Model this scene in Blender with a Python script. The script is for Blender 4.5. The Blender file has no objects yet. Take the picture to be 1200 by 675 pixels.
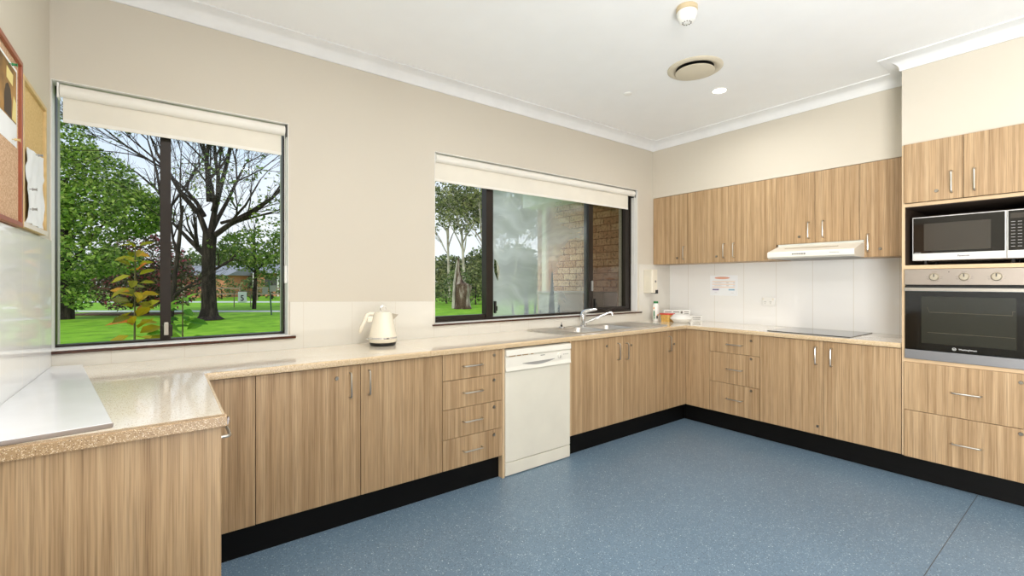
import bpy, bmesh, math, random
from mathutils import Vector, Matrix
rnd = random.Random(7)
scene = bpy.context.scene
COL = scene.collection
PI = math.pi

# ------------------------------------------------------------------ room dimensions (metres)
XR = 4.976        # cooking wall
XU = 4.671        # bulkhead / upper cabinet fronts
XT = 4.371        # tower + base fronts on the cooking wall
CEIL = 2.80
YB = -6.5         # back of the room
TT = 0.90         # worktop top
TB = 0.868        # worktop underside
CAB0 = 0.154      # underside of base cabinets
CY = -3.061; CX = 0.426; CZ = 1.3093; TH = 0.649
RV = Vector((math.cos(TH), -math.sin(TH), 0)); FV = Vector((math.sin(TH), math.cos(TH), 0))

# ------------------------------------------------------------------ frames: (u, d, z) -> world
def WORLD(x, y, z): return (x, y, z)
def FW_(u, d, z): return (u, -d, z)            # window wall: u = x, d = out from wall
def FC_(u, d, z): return (XR - d, -u, z)       # cooking wall: u = -y, d = out from wall
def FL_(u, d, z): return (d, u, z)             # wall with the pinboards: u = y, d = out from wall

# ------------------------------------------------------------------ materials
def new_mat(name):
    m = bpy.data.materials.new(name); m.use_nodes = True
    nt = m.node_tree
    return m, nt, nt.nodes['Principled BSDF']
def lin(c):
    return tuple(((v / 255) / 12.92 if v / 255 <= 0.04045 else ((v / 255 + 0.055) / 1.055) ** 2.4) for v in c[:3]) + (1.0,)
def setp(b, **k):
    for n, v in k.items():
        b.inputs[n.replace('_', ' ')].default_value = v
def plain(name, rgb, rough=0.5, metal=0.0, spec=0.5, coat=0.0, bump=0.0, bscale=200, var=0.0, vscale=6.0):
    m, nt, b = new_mat(name)
    c = lin(rgb)
    setp(b, Base_Color=c, Roughness=rough, Metallic=metal)
    b.inputs['Specular IOR Level'].default_value = spec
    b.inputs['Coat Weight'].default_value = coat
    tc = nt.nodes.new('ShaderNodeTexCoord')
    n = nt.nodes.new('ShaderNodeTexNoise'); n.inputs['Scale'].default_value = vscale; n.inputs['Detail'].default_value = 3
    nt.links.new(tc.outputs['Object'], n.inputs['Vector'])
    r = nt.nodes.new('ShaderNodeValToRGB')
    v = var if var else 0.03
    r.color_ramp.elements[0].color = tuple(x * (1 - v) for x in c[:3]) + (1,)
    r.color_ramp.elements[1].color = tuple(min(1, x * (1 + v)) for x in c[:3]) + (1,)
    r.color_ramp.elements[0].position = .3; r.color_ramp.elements[1].position = .7
    nt.links.new(n.outputs['Fac'], r.inputs['Fac']); nt.links.new(r.outputs['Color'], b.inputs['Base Color'])
    if bump:
        n2 = nt.nodes.new('ShaderNodeTexNoise'); n2.inputs['Scale'].default_value = bscale
        nt.links.new(tc.outputs['Object'], n2.inputs['Vector'])
        bp = nt.nodes.new('ShaderNodeBump'); bp.inputs['Strength'].default_value = bump; bp.inputs['Distance'].default_value = 0.002
        nt.links.new(n2.outputs['Fac'], bp.inputs['Height']); nt.links.new(bp.outputs['Normal'], b.inputs['Normal'])
    return m
def mapping(nt, sc, out='Object', loc=(0, 0, 0)):
    tc = nt.nodes.new('ShaderNodeTexCoord'); mp = nt.nodes.new('ShaderNodeMapping')
    mp.inputs['Scale'].default_value = sc; mp.inputs['Location'].default_value = loc
    nt.links.new(tc.outputs[out], mp.inputs['Vector'])
    return mp
def ramp(nt, fac, stops):
    r = nt.nodes.new('ShaderNodeValToRGB'); e = r.color_ramp.elements
    while len(e) < len(stops): e.new(0.5)
    for i, (p, c) in enumerate(stops):
        e[i].position = p; e[i].color = c if len(c) == 4 else lin(c)
    nt.links.new(fac, r.inputs['Fac'])
    return r
def noise(nt, vec, scale, detail=3, rough=0.5):
    n = nt.nodes.new('ShaderNodeTexNoise'); n.inputs['Scale'].default_value = scale
    n.inputs['Detail'].default_value = detail; n.inputs['Roughness'].default_value = rough
    nt.links.new(vec, n.inputs['Vector'])
    return n
def mixc(nt, fac, a, b, mode='MIX'):
    n = nt.nodes.new('ShaderNodeMix'); n.data_type = 'RGBA'; n.blend_type = mode
    for sock, v in ((n.inputs[0], fac), (n.inputs[6], a), (n.inputs[7], b)):
        if hasattr(v, 'links'): nt.links.new(v, sock)
        else: sock.default_value = v
    return n.outputs[2]
def math_(nt, op, a, b=0.0):
    n = nt.nodes.new('ShaderNodeMath'); n.operation = op
    for sock, v in ((n.inputs[0], a), (n.inputs[1], b)):
        if hasattr(v, 'links'): nt.links.new(v, sock)
        else: sock.default_value = v
    return n.outputs[0]

def wood_mat(name, dark, mid, light, rough=0.38):
    m, nt, b = new_mat(name)
    tc = nt.nodes.new('ShaderNodeTexCoord'); oi = nt.nodes.new('ShaderNodeObjectInfo')
    off = math_(nt, 'MULTIPLY', oi.outputs['Random'], 37.0)
    cb = nt.nodes.new('ShaderNodeCombineXYZ'); nt.links.new(off, cb.inputs[0]); nt.links.new(off, cb.inputs[1])
    add = nt.nodes.new('ShaderNodeVectorMath'); add.operation = 'ADD'
    nt.links.new(tc.outputs['Object'], add.inputs[0]); nt.links.new(cb.outputs[0], add.inputs[1])
    def stretched(sx, sz, det, rg=0.55):
        mp = nt.nodes.new('ShaderNodeMapping'); mp.inputs['Scale'].default_value = (sx, sx, sz)
        nt.links.new(add.outputs[0], mp.inputs['Vector'])
        return noise(nt, mp.outputs[0], 1.0, det, rg)
    broad = stretched(38, 0.55, 4)
    fine = stretched(135, 1.8, 4, 0.65)
    hair = stretched(330, 5.0, 2)
    r1 = ramp(nt, broad.outputs['Fac'], [(0.30, dark), (0.5, mid), (0.72, light)])
    r2 = ramp(nt, fine.outputs['Fac'], [(0.33, (176, 168, 158)), (0.52, (240, 238, 235)), (0.8, (255, 255, 255))])
    r3 = ramp(nt, hair.outputs['Fac'], [(0.3, (196, 192, 186)), (0.55, (255, 255, 255)), (1, (255, 255, 255))])
    c = mixc(nt, 0.6, r1.outputs['Color'], r2.outputs['Color'], 'MULTIPLY')
    c = mixc(nt, 0.6, c, r3.outputs['Color'], 'MULTIPLY')
    nt.links.new(c, b.inputs['Base Color'])
    setp(b, Roughness=rough)
    b.inputs['Specular IOR Level'].default_value = 0.35
    bp = nt.nodes.new('ShaderNodeBump'); bp.inputs['Strength'].default_value = 0.08; bp.inputs['Distance'].default_value = 0.001
    nt.links.new(fine.outputs['Fac'], bp.inputs['Height']); nt.links.new(bp.outputs['Normal'], b.inputs['Normal'])
    return m
def speck_mat(name, base, specks, rough, scale=420, thr=0.5, coat=0.0, spec=0.5, big=None, bigscale=1.2):
    """stone-look / terrazzo: voronoi cells picked at random and coloured"""
    m, nt, b = new_mat(name)
    mp = mapping(nt, (1, 1, 1))
    n = noise(nt, mp.outputs[0], bigscale, 3)
    b0 = lin(base); lo = big or base
    col = ramp(nt, n.outputs['Fac'], [(0.35, lo), (0.65, base)]).outputs['Color']
    for (sc, rgb, frac, size) in specks:
        v = nt.nodes.new('ShaderNodeTexVoronoi'); v.inputs['Scale'].default_value = sc
        nt.links.new(mp.outputs[0], v.inputs['Vector'])
        sp = nt.nodes.new('ShaderNodeSeparateColor'); nt.links.new(v.outputs['Color'], sp.inputs[0])
        pick = math_(nt, 'LESS_THAN', sp.outputs[0], frac)
        near = math_(nt, 'LESS_THAN', v.outputs['Distance'], size)
        f = math_(nt, 'MULTIPLY', pick, near)
        col = mixc(nt, f, col, lin(rgb))
    nt.links.new(col, b.inputs['Base Color'])
    setp(b, Roughness=rough); b.inputs['Coat Weight'].default_value = coat; b.inputs['Specular IOR Level'].default_value = spec
    b.inputs['Coat Roughness'].default_value = 0.05; b.inputs['Coat IOR'].default_value = 1.5 + 0.5 * (coat > 0.9)
    return m
def tile_mat(name, axis, offset, rgb=(236, 234, 226), grout=(212, 205, 192), w=0.003, pitch=0.3, rough=0.12):
    m, nt, b = new_mat(name)
    tc = nt.nodes.new('ShaderNodeTexCoord'); s = nt.nodes.new('ShaderNodeSeparateXYZ')
    nt.links.new(tc.outputs['Object'], s.inputs[0])
    a = math_(nt, 'SUBTRACT', s.outputs[axis], offset - w / 2)
    md = math_(nt, 'FLOORED_MODULO', a, pitch)
    f = math_(nt, 'LESS_THAN', md, w)
    c = mixc(nt, f, lin(rgb), lin(grout)); nt.links.new(c, b.inputs['Base Color'])
    r = nt.nodes.new('ShaderNodeMix'); r.data_type = 'FLOAT'
    nt.links.new(f, r.inputs[0]); r.inputs[2].default_value = rough; r.inputs[3].default_value = 0.7
    nt.links.new(r.outputs[0], b.inputs['Roughness'])
    bp = nt.nodes.new('ShaderNodeBump'); bp.inputs['Strength'].default_value = 0.25; bp.inputs['Distance'].default_value = 0.001
    nt.links.new(math_(nt, 'SUBTRACT', 1.0, f), bp.inputs['Height']); nt.links.new(bp.outputs['Normal'], b.inputs['Normal'])
    return m
def emit_mat(name, rgb, s):
    m, nt, b = new_mat(name)
    setp(b, Base_Color=lin(rgb)); b.inputs['Emission Color'].default_value = lin(rgb); b.inputs['Emission Strength'].default_value = s
    return m
def glass_mat(name, tint=(250, 252, 252), extra=0.0):
    m, nt, b = new_mat(name); nt.nodes.remove(b)
    out = nt.nodes['Material Output']
    t = nt.nodes.new('ShaderNodeBsdfTransparent'); t.inputs['Color'].default_value = lin(tint)
    g = nt.nodes.new('ShaderNodeBsdfGlossy'); g.inputs['Roughness'].default_value = 0.0
    fr = nt.nodes.new('ShaderNodeFresnel'); fr.inputs['IOR'].default_value = 1.4
    mx = nt.nodes.new('ShaderNodeMixShader')
    fac = math_(nt, 'MULTIPLY', fr.outputs[0], 0.25)
    nt.links.new(fac, mx.inputs[0]); nt.links.new(t.outputs[0], mx.inputs[1]); nt.links.new(g.outputs[0], mx.inputs[2])
    nt.links.new(mx.outputs[0], out.inputs['Surface'])
    return m
def haze_mat(name):
    m, nt, b = new_mat(name); nt.nodes.remove(b)
    out = nt.nodes['Material Output']
    t = nt.nodes.new('ShaderNodeBsdfTransparent')
    d = nt.nodes.new('ShaderNodeBsdfTranslucent'); d.inputs['Color'].default_value = lin((250, 252, 255))
    d2 = nt.nodes.new('ShaderNodeBsdfDiffuse'); d2.inputs['Color'].default_value = lin((232, 238, 246))
    ms = nt.nodes.new('ShaderNodeMixShader'); ms.inputs[0].default_value = 0.45
    nt.links.new(d.outputs[0], ms.inputs[1]); nt.links.new(d2.outputs[0], ms.inputs[2])
    # smeared streaks: warped noise
    mp = mapping(nt, (1, 1, 1))
    w = noise(nt, mp.outputs[0], 1.8, 2)
    va = nt.nodes.new('ShaderNodeVectorMath'); va.operation = 'MULTIPLY_ADD'
    nt.links.new(w.outputs['Color'], va.inputs[0]); va.inputs[1].default_value = (0.7, 0.7, 0.7); nt.links.new(mp.outputs[0], va.inputs[2])
    mp2 = nt.nodes.new('ShaderNodeMapping'); mp2.inputs['Scale'].default_value = (1.3, 1.0, 7.0); mp2.inputs['Rotation'].default_value = (0, 0.35, 0)
    nt.links.new(va.outputs[0], mp2.inputs['Vector'])
    n1 = noise(nt, mp2.outputs[0], 0.9, 3, 0.5)
    r1 = ramp(nt, n1.outputs['Fac'], [(0.42, (0, 0, 0, 1)), (0.72, (1, 1, 1, 1))])
    sx = nt.nodes.new('ShaderNodeSeparateXYZ'); nt.links.new(mp.outputs[0], sx.inputs[0])
    # denser toward the mullion by the gum trees, thinner over the brickwork
    mr = nt.nodes.new('ShaderNodeMapRange'); nt.links.new(sx.outputs[0], mr.inputs[0])
    mr.inputs[1].default_value = 2.6; mr.inputs[2].default_value = 3.75; mr.inputs[3].default_value = 0.60; mr.inputs[4].default_value = 0.05
    f = math_(nt, 'ADD', mr.outputs[0], math_(nt, 'MULTIPLY', r1.outputs['Color'], 0.20))
    mx = nt.nodes.new('ShaderNodeMixShader'); nt.links.new(f, mx.inputs[0])
    nt.links.new(t.outputs[0], mx.inputs[1]); nt.links.new(ms.outputs[0], mx.inputs[2])
    nt.links.new(mx.outputs[0], out.inputs['Surface'])
    return m
def leaf_mat(name, stops, trans=0.35):
    m, nt, b = new_mat(name)
    g = nt.nodes.new('ShaderNodeNewGeometry')
    r = ramp(nt, g.outputs['Random Per Island'], stops)
    nt.links.new(r.outputs['Color'], b.inputs['Base Color']); setp(b, Roughness=0.55)
    b.inputs['Specular IOR Level'].default_value = 0.25
    out = nt.nodes['Material Output']
    tl = nt.nodes.new('ShaderNodeBsdfTranslucent'); nt.links.new(r.outputs['Color'], tl.inputs['Color'])
    mx = nt.nodes.new('ShaderNodeMixShader'); mx.inputs[0].default_value = trans
    nt.links.new(b.outputs[0], mx.inputs[1]); nt.links.new(tl.outputs[0], mx.inputs[2]); nt.links.new(mx.outputs[0], out.inputs['Surface'])
    return m
def noisy(name, stops, scale, rough=0.9, detail=5, sc=(1, 1, 1), bump=0.0, spec=0.2):
    m, nt, b = new_mat(name)
    mp = mapping(nt, sc)
    n = noise(nt, mp.outputs[0], scale, detail, 0.6)
    r = ramp(nt, n.outputs['Fac'], stops); nt.links.new(r.outputs['Color'], b.inputs['Base Color']); setp(b, Roughness=rough)
    b.inputs['Specular IOR Level'].default_value = spec
    if bump:
        bp = nt.nodes.new('ShaderNodeBump'); bp.inputs['Strength'].default_value = bump
        nt.links.new(n.outputs['Fac'], bp.inputs['Height']); nt.links.new(bp.outputs['Normal'], b.inputs['Normal'])
    return m
def brick_mat(name):
    m, nt, b = new_mat(name)
    tc = nt.nodes.new('ShaderNodeTexCoord'); s = nt.nodes.new('ShaderNodeSeparateXYZ'); nt.links.new(tc.outputs['Object'], s.inputs[0])
    u = math_(nt, 'ADD', s.outputs[0], s.outputs[1])
    cb = nt.nodes.new('ShaderNodeCombineXYZ'); nt.links.new(u, cb.inputs[0]); nt.links.new(s.outputs[2], cb.inputs[1])
    br = nt.nodes.new('ShaderNodeTexBrick'); nt.links.new(cb.outputs[0], br.inputs['Vector'])
    br.inputs['Scale'].default_value = 1.0; br.inputs['Brick Width'].default_value = 0.24; br.inputs['Row Height'].default_value = 0.086
    br.inputs['Mortar Size'].default_value = 0.006; br.inputs['Mortar Smooth'].default_value = 0.2
    br.inputs['Color1'].default_value = lin((232, 196, 162)); br.inputs['Color2'].default_value = lin((200, 150, 118)); br.inputs['Mortar'].default_value = lin((150, 100, 74))
    n = noise(nt, tc.outputs['Object'], 38, 4, 0.7)
    r = ramp(nt, n.outputs['Fac'], [(0.36, (86, 66, 58)), (0.47, (225, 220, 215)), (0.7, (255, 255, 255))])
    c = mixc(nt, 0.8, br.outputs['Color'], r.outputs['Color'], 'MULTIPLY')
    nt.links.new(c, b.inputs['Base Color']); setp(b, Roughness=0.95)
    bp = nt.nodes.new('ShaderNodeBump'); bp.inputs['Strength'].default_value = 0.5; bp.inputs['Distance'].default_value = 0.01
    nt.links.new(math_(nt, 'SUBTRACT', 1.0, br.outputs['Fac']), bp.inputs['Height']); nt.links.new(bp.outputs['Normal'], b.inputs['Normal'])
    return m

M = dict(
    wood=wood_mat('oak_laminate', (170, 139, 103), (192, 161, 123), (208, 179, 142)),
    edge=plain('oak_edging', (212, 184, 146), 0.45),
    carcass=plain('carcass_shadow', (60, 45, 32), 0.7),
    kick=plain('black_kickboard', (7, 6, 5), 0.5, spec=0.2, bump=0.05),
    wall=plain('cream_paint', (210, 202, 187), 0.75, var=0.012, bump=0.03, bscale=300, vscale=1.0),
    ceil=plain('ceiling_paint', (246, 246, 245), 0.8, var=0.01),
    cornice=plain('cornice_paint', (236, 236, 235), 0.7),
    reveal=plain('white_gloss_paint', (240, 238, 232), 0.35),
    top=speck_mat('stone_laminate', (248, 238, 221), [(330, (246, 238, 222), 0.22, 0.5), (300, (206, 180, 144), 0.16, 0.45), (420, (176, 146, 110), 0.05, 0.45)], 0.1, coat=0.5, spec=0.6, big=(243, 232, 213)),  # lit copy of the laminate, lightened to stand for window glare
    nose=speck_mat('stone_laminate_nose_shaded', (212, 188, 152), [(330, (232, 214, 186), 0.22, 0.5), (300, (176, 146, 108), 0.18, 0.45), (420, (146, 116, 82), 0.06, 0.45)], 0.2, big=(204, 178, 140)),  # same laminate in a darker copy, as the front is lit less
    topedge=speck_mat('stone_laminate_edge_shaded', (176, 146, 108), [(300, (212, 190, 156), 0.25, 0.5), (340, (134, 104, 74), 0.2, 0.5), (520, (236, 222, 198), 0.10, 0.5)], 0.3, big=(166, 136, 98)),  # darkest copy of the laminate, shade toned into the end face
    floor=speck_mat('blue_vinyl', (106, 129, 148), [(70, (192, 206, 215), 0.16, 0.20), (90, (52, 66, 80), 0.16, 0.20), (160, (150, 168, 182), 0.25, 0.4), (170, (80, 98, 114), 0.25, 0.4)], 0.34, big=(98, 121, 140), spec=0.45),
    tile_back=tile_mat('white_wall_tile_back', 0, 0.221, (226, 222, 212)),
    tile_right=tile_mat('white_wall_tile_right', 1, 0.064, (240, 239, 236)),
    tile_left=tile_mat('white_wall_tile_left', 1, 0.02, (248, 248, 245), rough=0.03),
    alu=plain('bronze_aluminium', (38, 30, 24), 0.35, metal=0.3),
    silltimber=plain('varnished_timber', (74, 40, 26), 0.2, coat=0.4, var=0.15, vscale=30),
    glass=glass_mat('window_glass'), screenglass=glass_mat('screened_glass', (220, 214, 208)), haze=haze_mat('cloudy_film'),
    blind=plain('blind_fabric', (232, 226, 212), 0.8, bump=0.05, bscale=800), blindtube=plain('blind_tube', (238, 234, 224), 0.5),
    steel=plain('brushed_steel', (196, 192, 184), 0.28, metal=1.0), lock=plain('lock_metal', (150, 144, 134), 0.35, metal=1.0), chrome=plain('chrome', (225, 225, 225), 0.08, metal=1.0),
    sink=plain('sink_steel', (214, 210, 204), 0.36, metal=1.0), ovensteel=plain('oven_steel', (172, 162, 152), 0.36, metal=0.75),
    ovendark=plain('oven_cavity', (26, 26, 22), 0.25), blackglass=plain('black_glass', (8, 9, 8), 0.06, spec=0.6), greyglass=plain('oven_window', (40, 41, 34), 0.08, spec=0.6),
    hob=plain('hob_glass', (38, 40, 42), 0.04, spec=0.9, coat=0.5),
    white=plain('white_enamel', (236, 232, 220), 0.35), whitep=plain('white_plastic', (240, 239, 234), 0.3), cream=plain('cream_plastic', (232, 224, 205), 0.35),
    dw=plain('dishwasher_enamel', (226, 221, 206), 0.35), kettle=plain('cream_kettle', (238, 230, 212), 0.18, coat=0.5),
    black=plain('black_plastic', (14, 13, 12), 0.4), darkgrey=plain('dark_grey', (70, 68, 66), 0.5), grey=plain('mid_grey', (150, 148, 144), 0.5), greytext=plain('grey_print', (120, 116, 108), 0.6),
    silver=plain('silver_plastic', (222, 221, 218), 0.3, metal=0.15), screen=plain('microwave_window', (62, 58, 52), 0.12),
    red=plain('red_lid', (206, 62, 48), 0.35), yellow=plain('yellow_tub', (214, 172, 92), 0.35, var=0.25, vscale=60), green=plain('green_print', (42, 128, 70), 0.5), orange=plain('orange_print', (240, 160, 60), 0.5),
    oval=plain('oval_print', (228, 168, 142), 0.7), lineor=plain('line_print', (243, 222, 204), 0.7), purple=plain('purple_print', (120, 110, 158), 0.7), blue=plain('blue_print', (140, 186, 210), 0.7),
    paper=plain('paper_white', (240, 242, 244), 0.6), paper2=plain('printed_art', (150, 112, 58), 0.6, var=0.55, vscale=9), artyellow=plain('art_yellow', (232, 214, 140), 0.6), artdark=plain('art_dark', (66, 50, 36), 0.6),
    cork=noisy('cork', [(0.35, (176, 138, 106)), (0.5, (204, 170, 138)), (0.65, (220, 190, 160))], 160), cork2=noisy('fibre_board', [(0.35, (204, 172, 116)), (0.65, (222, 192, 138))], 120),
    redwood=plain('red_brown_frame', (150, 82, 56), 0.4, var=0.12, vscale=20), palewood=plain('pale_frame', (206, 178, 124), 0.45, var=0.1, vscale=20), whiteframe=plain('white_frame', (226, 218, 206), 0.45),
    board=plain('white_board', (240, 240, 242), 0.18, coat=0.4), boardedge=plain('board_edge', (150, 140, 134), 0.4),
    vent=plain('vent_beige', (214, 204, 182), 0.5), cap=plain('beige_plastic', (206, 188, 152), 0.5), lamp=emit_mat('lamp_lens', (255, 248, 236), 14.0),
    brick=brick_mat('speckled_brick'), lawn=noisy('lawn_grass', [(0.3, (92, 138, 22)), (0.5, (124, 172, 32)), (0.72, (152, 192, 54))], 1.6, detail=8),
    path=noisy('concrete_path', [(0.3, (196, 194, 190)), (0.7, (216, 214, 210))], 2.0), mulch=noisy('mulch', [(0.3, (78, 56, 42)), (0.7, (128, 98, 76))], 5.0),
    bark=noisy('grey_bark', [(0.3, (24, 20, 17)), (0.5, (46, 38, 33)), (0.7, (76, 66, 58))], 3.0, sc=(3, 3, .7), bump=0.6), palebark=noisy('pale_bark', [(0.35, (120, 108, 96)), (0.6, (200, 190, 176))], 2.0, sc=(2, 2, .6)),
    stump=noisy('stump_wood', [(0.3, (52, 38, 30)), (0.5, (98, 76, 62)), (0.72, (196, 184, 172))], 1.6, sc=(2, 2, .5), bump=0.8),
    leaf_dark=leaf_mat('leafy_green', [(0, (52, 82, 30)), (0.35, (108, 146, 52)), (0.7, (156, 186, 76)), (1, (198, 214, 116))]),
    leaf_gum=leaf_mat('gum_green', [(0, (58, 68, 40)), (0.5, (116, 126, 74)), (1, (186, 184, 124))]),
    leaf_far=leaf_mat('distant_green', [(0, (56, 76, 44)), (0.5, (98, 118, 66)), (1, (150, 160, 98))]),
    leaf_spring=leaf_mat('sparse_green', [(0, (58, 84, 30)), (0.6, (106, 136, 52)), (1, (160, 172, 84))]),
    leaf_pink=leaf_mat('pink_bloom_leaf', [(0, (62, 70, 44)), (0.5, (116, 112, 78)), (0.8, (170, 150, 124)), (0.86, (214, 84, 110)), (1, (236, 120, 140))]),
    leaf_gold=leaf_mat('olive_gold_leaf', [(0, (104, 104, 16)), (0.5, (164, 156, 22)), (0.85, (196, 160, 34)), (1, (206, 112, 40))], 0.45),
    leaf_fresh=leaf_mat('fresh_green_leaf', [(0, (52, 100, 18)), (0.6, (92, 146, 32)), (1, (150, 190, 64))], 0.45),
    blade=plain('blue_green_blade', (22, 48, 54), 0.4, var=0.3, vscale=30), stem=plain('plant_stem', (92, 88, 40), 0.6),
    roof=plain('grey_roof', (140, 140, 144), 0.7), brickfar=plain('orange_brick', (206, 140, 104), 0.9, var=0.1, vscale=3), soffit=plain('soffit_paint', (196, 190, 180), 0.7), fascia=plain('fascia_paint', (226, 222, 214), 0.5),
    pipe=plain('downpipe_paint', (228, 216, 196), 0.5), polegreen=plain('green_pole', (62, 92, 72), 0.5), terracotta=plain('terracotta', (150, 92, 64), 0.8), fence=plain('fence_timber', (128, 112, 96), 0.8),
    brownbox=plain('brown_box', (84, 70, 58), 0.6), palebox=plain('pale_box', (222, 212, 200), 0.6),
)

# ------------------------------------------------------------------ mesh builder
class MB:
    def __init__(s, T=WORLD): s.bm = bmesh.new(); s.T = T
    def v(s, u, d, z): return s.bm.verts.new(s.T(u, d, z))
    def face(s, vs):
        try: return s.bm.faces.new(vs)
        except ValueError: return None
    def box(s, u0, u1, d0, d1, z0, z1):
        a = [s.v(u, d, z) for z in (z0, z1) for (u, d) in ((u0, d0), (u1, d0), (u1, d1), (u0, d1))]
        for f in ((0, 3, 2, 1), (4, 5, 6, 7), (0, 1, 5, 4), (1, 2, 6, 5), (2, 3, 7, 6), (3, 0, 4, 7)): s.face([a[i] for i in f])
        return s
    def prism(s, pts, axis, a0, a1):
        """pts: 2-D polygon; axis 'u','d','z' = direction of extrusion"""
        def put(p, a):
            return {'u': (a, p[0], p[1]), 'd': (p[0], a, p[1]), 'z': (p[0], p[1], a)}[axis]
        A = [s.v(*put(p, a0)) for p in pts]; B = [s.v(*put(p, a1)) for p in pts]
        s.face(A); s.face(B[::-1])
        n = len(pts)
        for i in range(n): s.face([A[i], A[(i + 1) % n], B[(i + 1) % n], B[i]])
        return s
    def tube(s, pts, r, n=10, cap=True):
        pts = [Vector(s.T(*p)) for p in pts]
        rs = r if isinstance(r, (list, tuple)) else [r] * len(pts)
        prev = None; rings = []
        for i, p in enumerate(pts):
            t = (pts[min(i + 1, len(pts) - 1)] - pts[max(i - 1, 0)]).normalized()
            if prev is None:
                a = Vector((0, 0, 1)) if abs(t.z) < 0.9 else Vector((1, 0, 0))
                x = t.cross(a).normalized()
            else:
                x = (prev - t * prev.dot(t)).normalized()
            prev = x; y = t.cross(x)
            rings.append([s.bm.verts.new(p + (x * math.cos(2 * PI * k / n) + y * math.sin(2 * PI * k / n)) * rs[i]) for k in range(n)])
        for A, B in zip(rings, rings[1:]):
            for k in range(n): s.face([A[k], A[(k + 1) % n], B[(k + 1) % n], B[k]])
        if cap: s.face(rings[0][::-1]); s.face(rings[-1])
        return s
    def lathe(s, c, prof, axis='z', n=32, sx=1.0, cap=True):
        """prof: (radius, height along axis) in frame coords around c"""
        rings = []
        for (r, h) in prof:
            ring = []
            for k in range(n):
                a = 2 * PI * k / n; p, q = r * math.cos(a) * sx, r * math.sin(a)
                P = {'z': (c[0] + p, c[1] + q, c[2] + h), 'd': (c[0] + p, c[1] + h, c[2] + q), 'u': (c[0] + h, c[1] + p, c[2] + q)}[axis]
                ring.append(s.v(*P))
            rings.append(ring)
        for A, B in zip(rings, rings[1:]):
            for k in range(n): s.face([A[k], A[(k + 1) % n], B[(k + 1) % n], B[k]])
        if cap: s.face(rings[0][::-1]); s.face(rings[-1])
        return s
    def quad(s, a, b, c, d): s.face([s.v(*a), s.v(*b), s.v(*c), s.v(*d)]); return s
    def build(s, name, mat, parent=None, origin=None, bevel=0.0, smooth=False, normals=True):
        if normals: bmesh.ops.recalc_face_normals(s.bm, faces=s.bm.faces[:])
        me = bpy.data.meshes.new(name)
        o = bpy.data.objects.new(name, me); COL.objects.link(o)
        root = parent
        while root is not None and root.parent is not None: root = root.parent
        off = Vector(root.location) if root is not None else Vector(origin or (0, 0, 0))
        bmesh.ops.translate(s.bm, verts=s.bm.verts[:], vec=-off)
        s.bm.to_mesh(me); s.bm.free()
        if parent is not None: o.parent = parent
        else: o.location = off
        me.materials.append(mat)
        if smooth:
            for p in me.polygons: p.use_smooth = True
            es = o.modifiers.new('edge', 'EDGE_SPLIT'); es.split_angle = math.radians(40)
        if bevel:
            b = o.modifiers.new('bevel', 'BEVEL'); b.width = bevel; b.segments = 2; b.limit_method = 'ANGLE'
        return o
def thing(name, loc, label, cat, group=None):
    o = bpy.data.objects.new(name, None); COL.objects.link(o); o.location = loc; o.empty_display_size = 0.1
    return tag(o, label, cat, group)
def tag(o, label, cat, group=None, kind=None):
    o['label'] = label; o['category'] = cat
    if group: o['group'] = group
    if kind: o['kind'] = kind
    return o
def struct(o): o['kind'] = 'structure'; return o
def text_mesh(s, size, T, u, d, z, mat, parent, name='lettering', bold=0.0, align='CENTER'):
    cu = bpy.data.curves.new('text', 'FONT'); cu.body = s; cu.size = size; cu.align_x = align; cu.extrude = 0.0004; cu.offset = bold
    ob = bpy.data.objects.new('text', cu); COL.objects.link(ob)
    bpy.context.view_layer.update()
    dg = bpy.context.evaluated_depsgraph_get()
    me = bpy.data.meshes.new_from_object(ob.evaluated_get(dg))
    bpy.data.objects.remove(ob)
    mb = MB()
    mb.bm.from_mesh(me)
    for v in mb.bm.verts: v.co = Vector(T(u + v.co.x, d + v.co.z, z + v.co.y))
    return mb.build(name, mat, parent)

# ------------------------------------------------------------------ room shell
struct(MB().box(-0.2, XR + 0.4, YB - 0.2, 0.25, -0.12, 0.0).build('floor', M['floor']))
fl_seam = MB().box(2.2, 4.42, -2.537, -2.534, 0.0, 0.0006).build('trim_1', M['darkgrey']); struct(fl_seam)
struct(MB().box(-0.2, XR + 0.4, YB - 0.2, 0.25, CEIL, CEIL + 0.15).build('ceiling', M['ceil']))
# window wall with the two openings
W1 = (0.004, 1.037, 0.985, 2.274); W2 = (2.030, 4.405, 1.000, 2.276)
wb = MB()
xs = [-0.2, W1[0], W1[1], W2[0], W2[1], XR + 0.4]
for i in range(5):
    a, b = xs[i], xs[i + 1]
    if i in (1, 3):
        w = W1 if i == 1 else W2
        wb.box(a, b, 0, 0.25, 0, w[2]); wb.box(a, b, 0, 0.25, w[3], CEIL)
    else: wb.box(a, b, 0, 0.25, 0, CEIL)
struct(wb.build('wall_back', M['wall']))
struct(MB().box(-0.2, 0, YB, 0, 0, CEIL).build('wall_left', M['wall']))
struct(MB().box(XR, XR + 0.3, -2.81, 0, 0, CEIL).build('wall_right', M['wall']))
struct(MB().box(XU, XR, -2.181, 0, 2.214, CEIL).build('wall_right_bulkhead', M['wall']))
struct(MB().box(XT, XR, -2.81, -2.181, 2.221, CEIL).build('wall_right_tower', M['wall']))
struct(MB().box(XT, XR + 0.3, YB, -2.81, 0, CEIL).build('wall_right_return', M['wall']))
struct(MB().box(-0.2, XR + 0.3, YB - 0.2, YB, 0, CEIL).build('wall_front', plain('dark_back_wall', (104, 96, 86), 0.7)))  # unseen wall, coloured dark to cut bounce light onto the window wall
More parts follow.
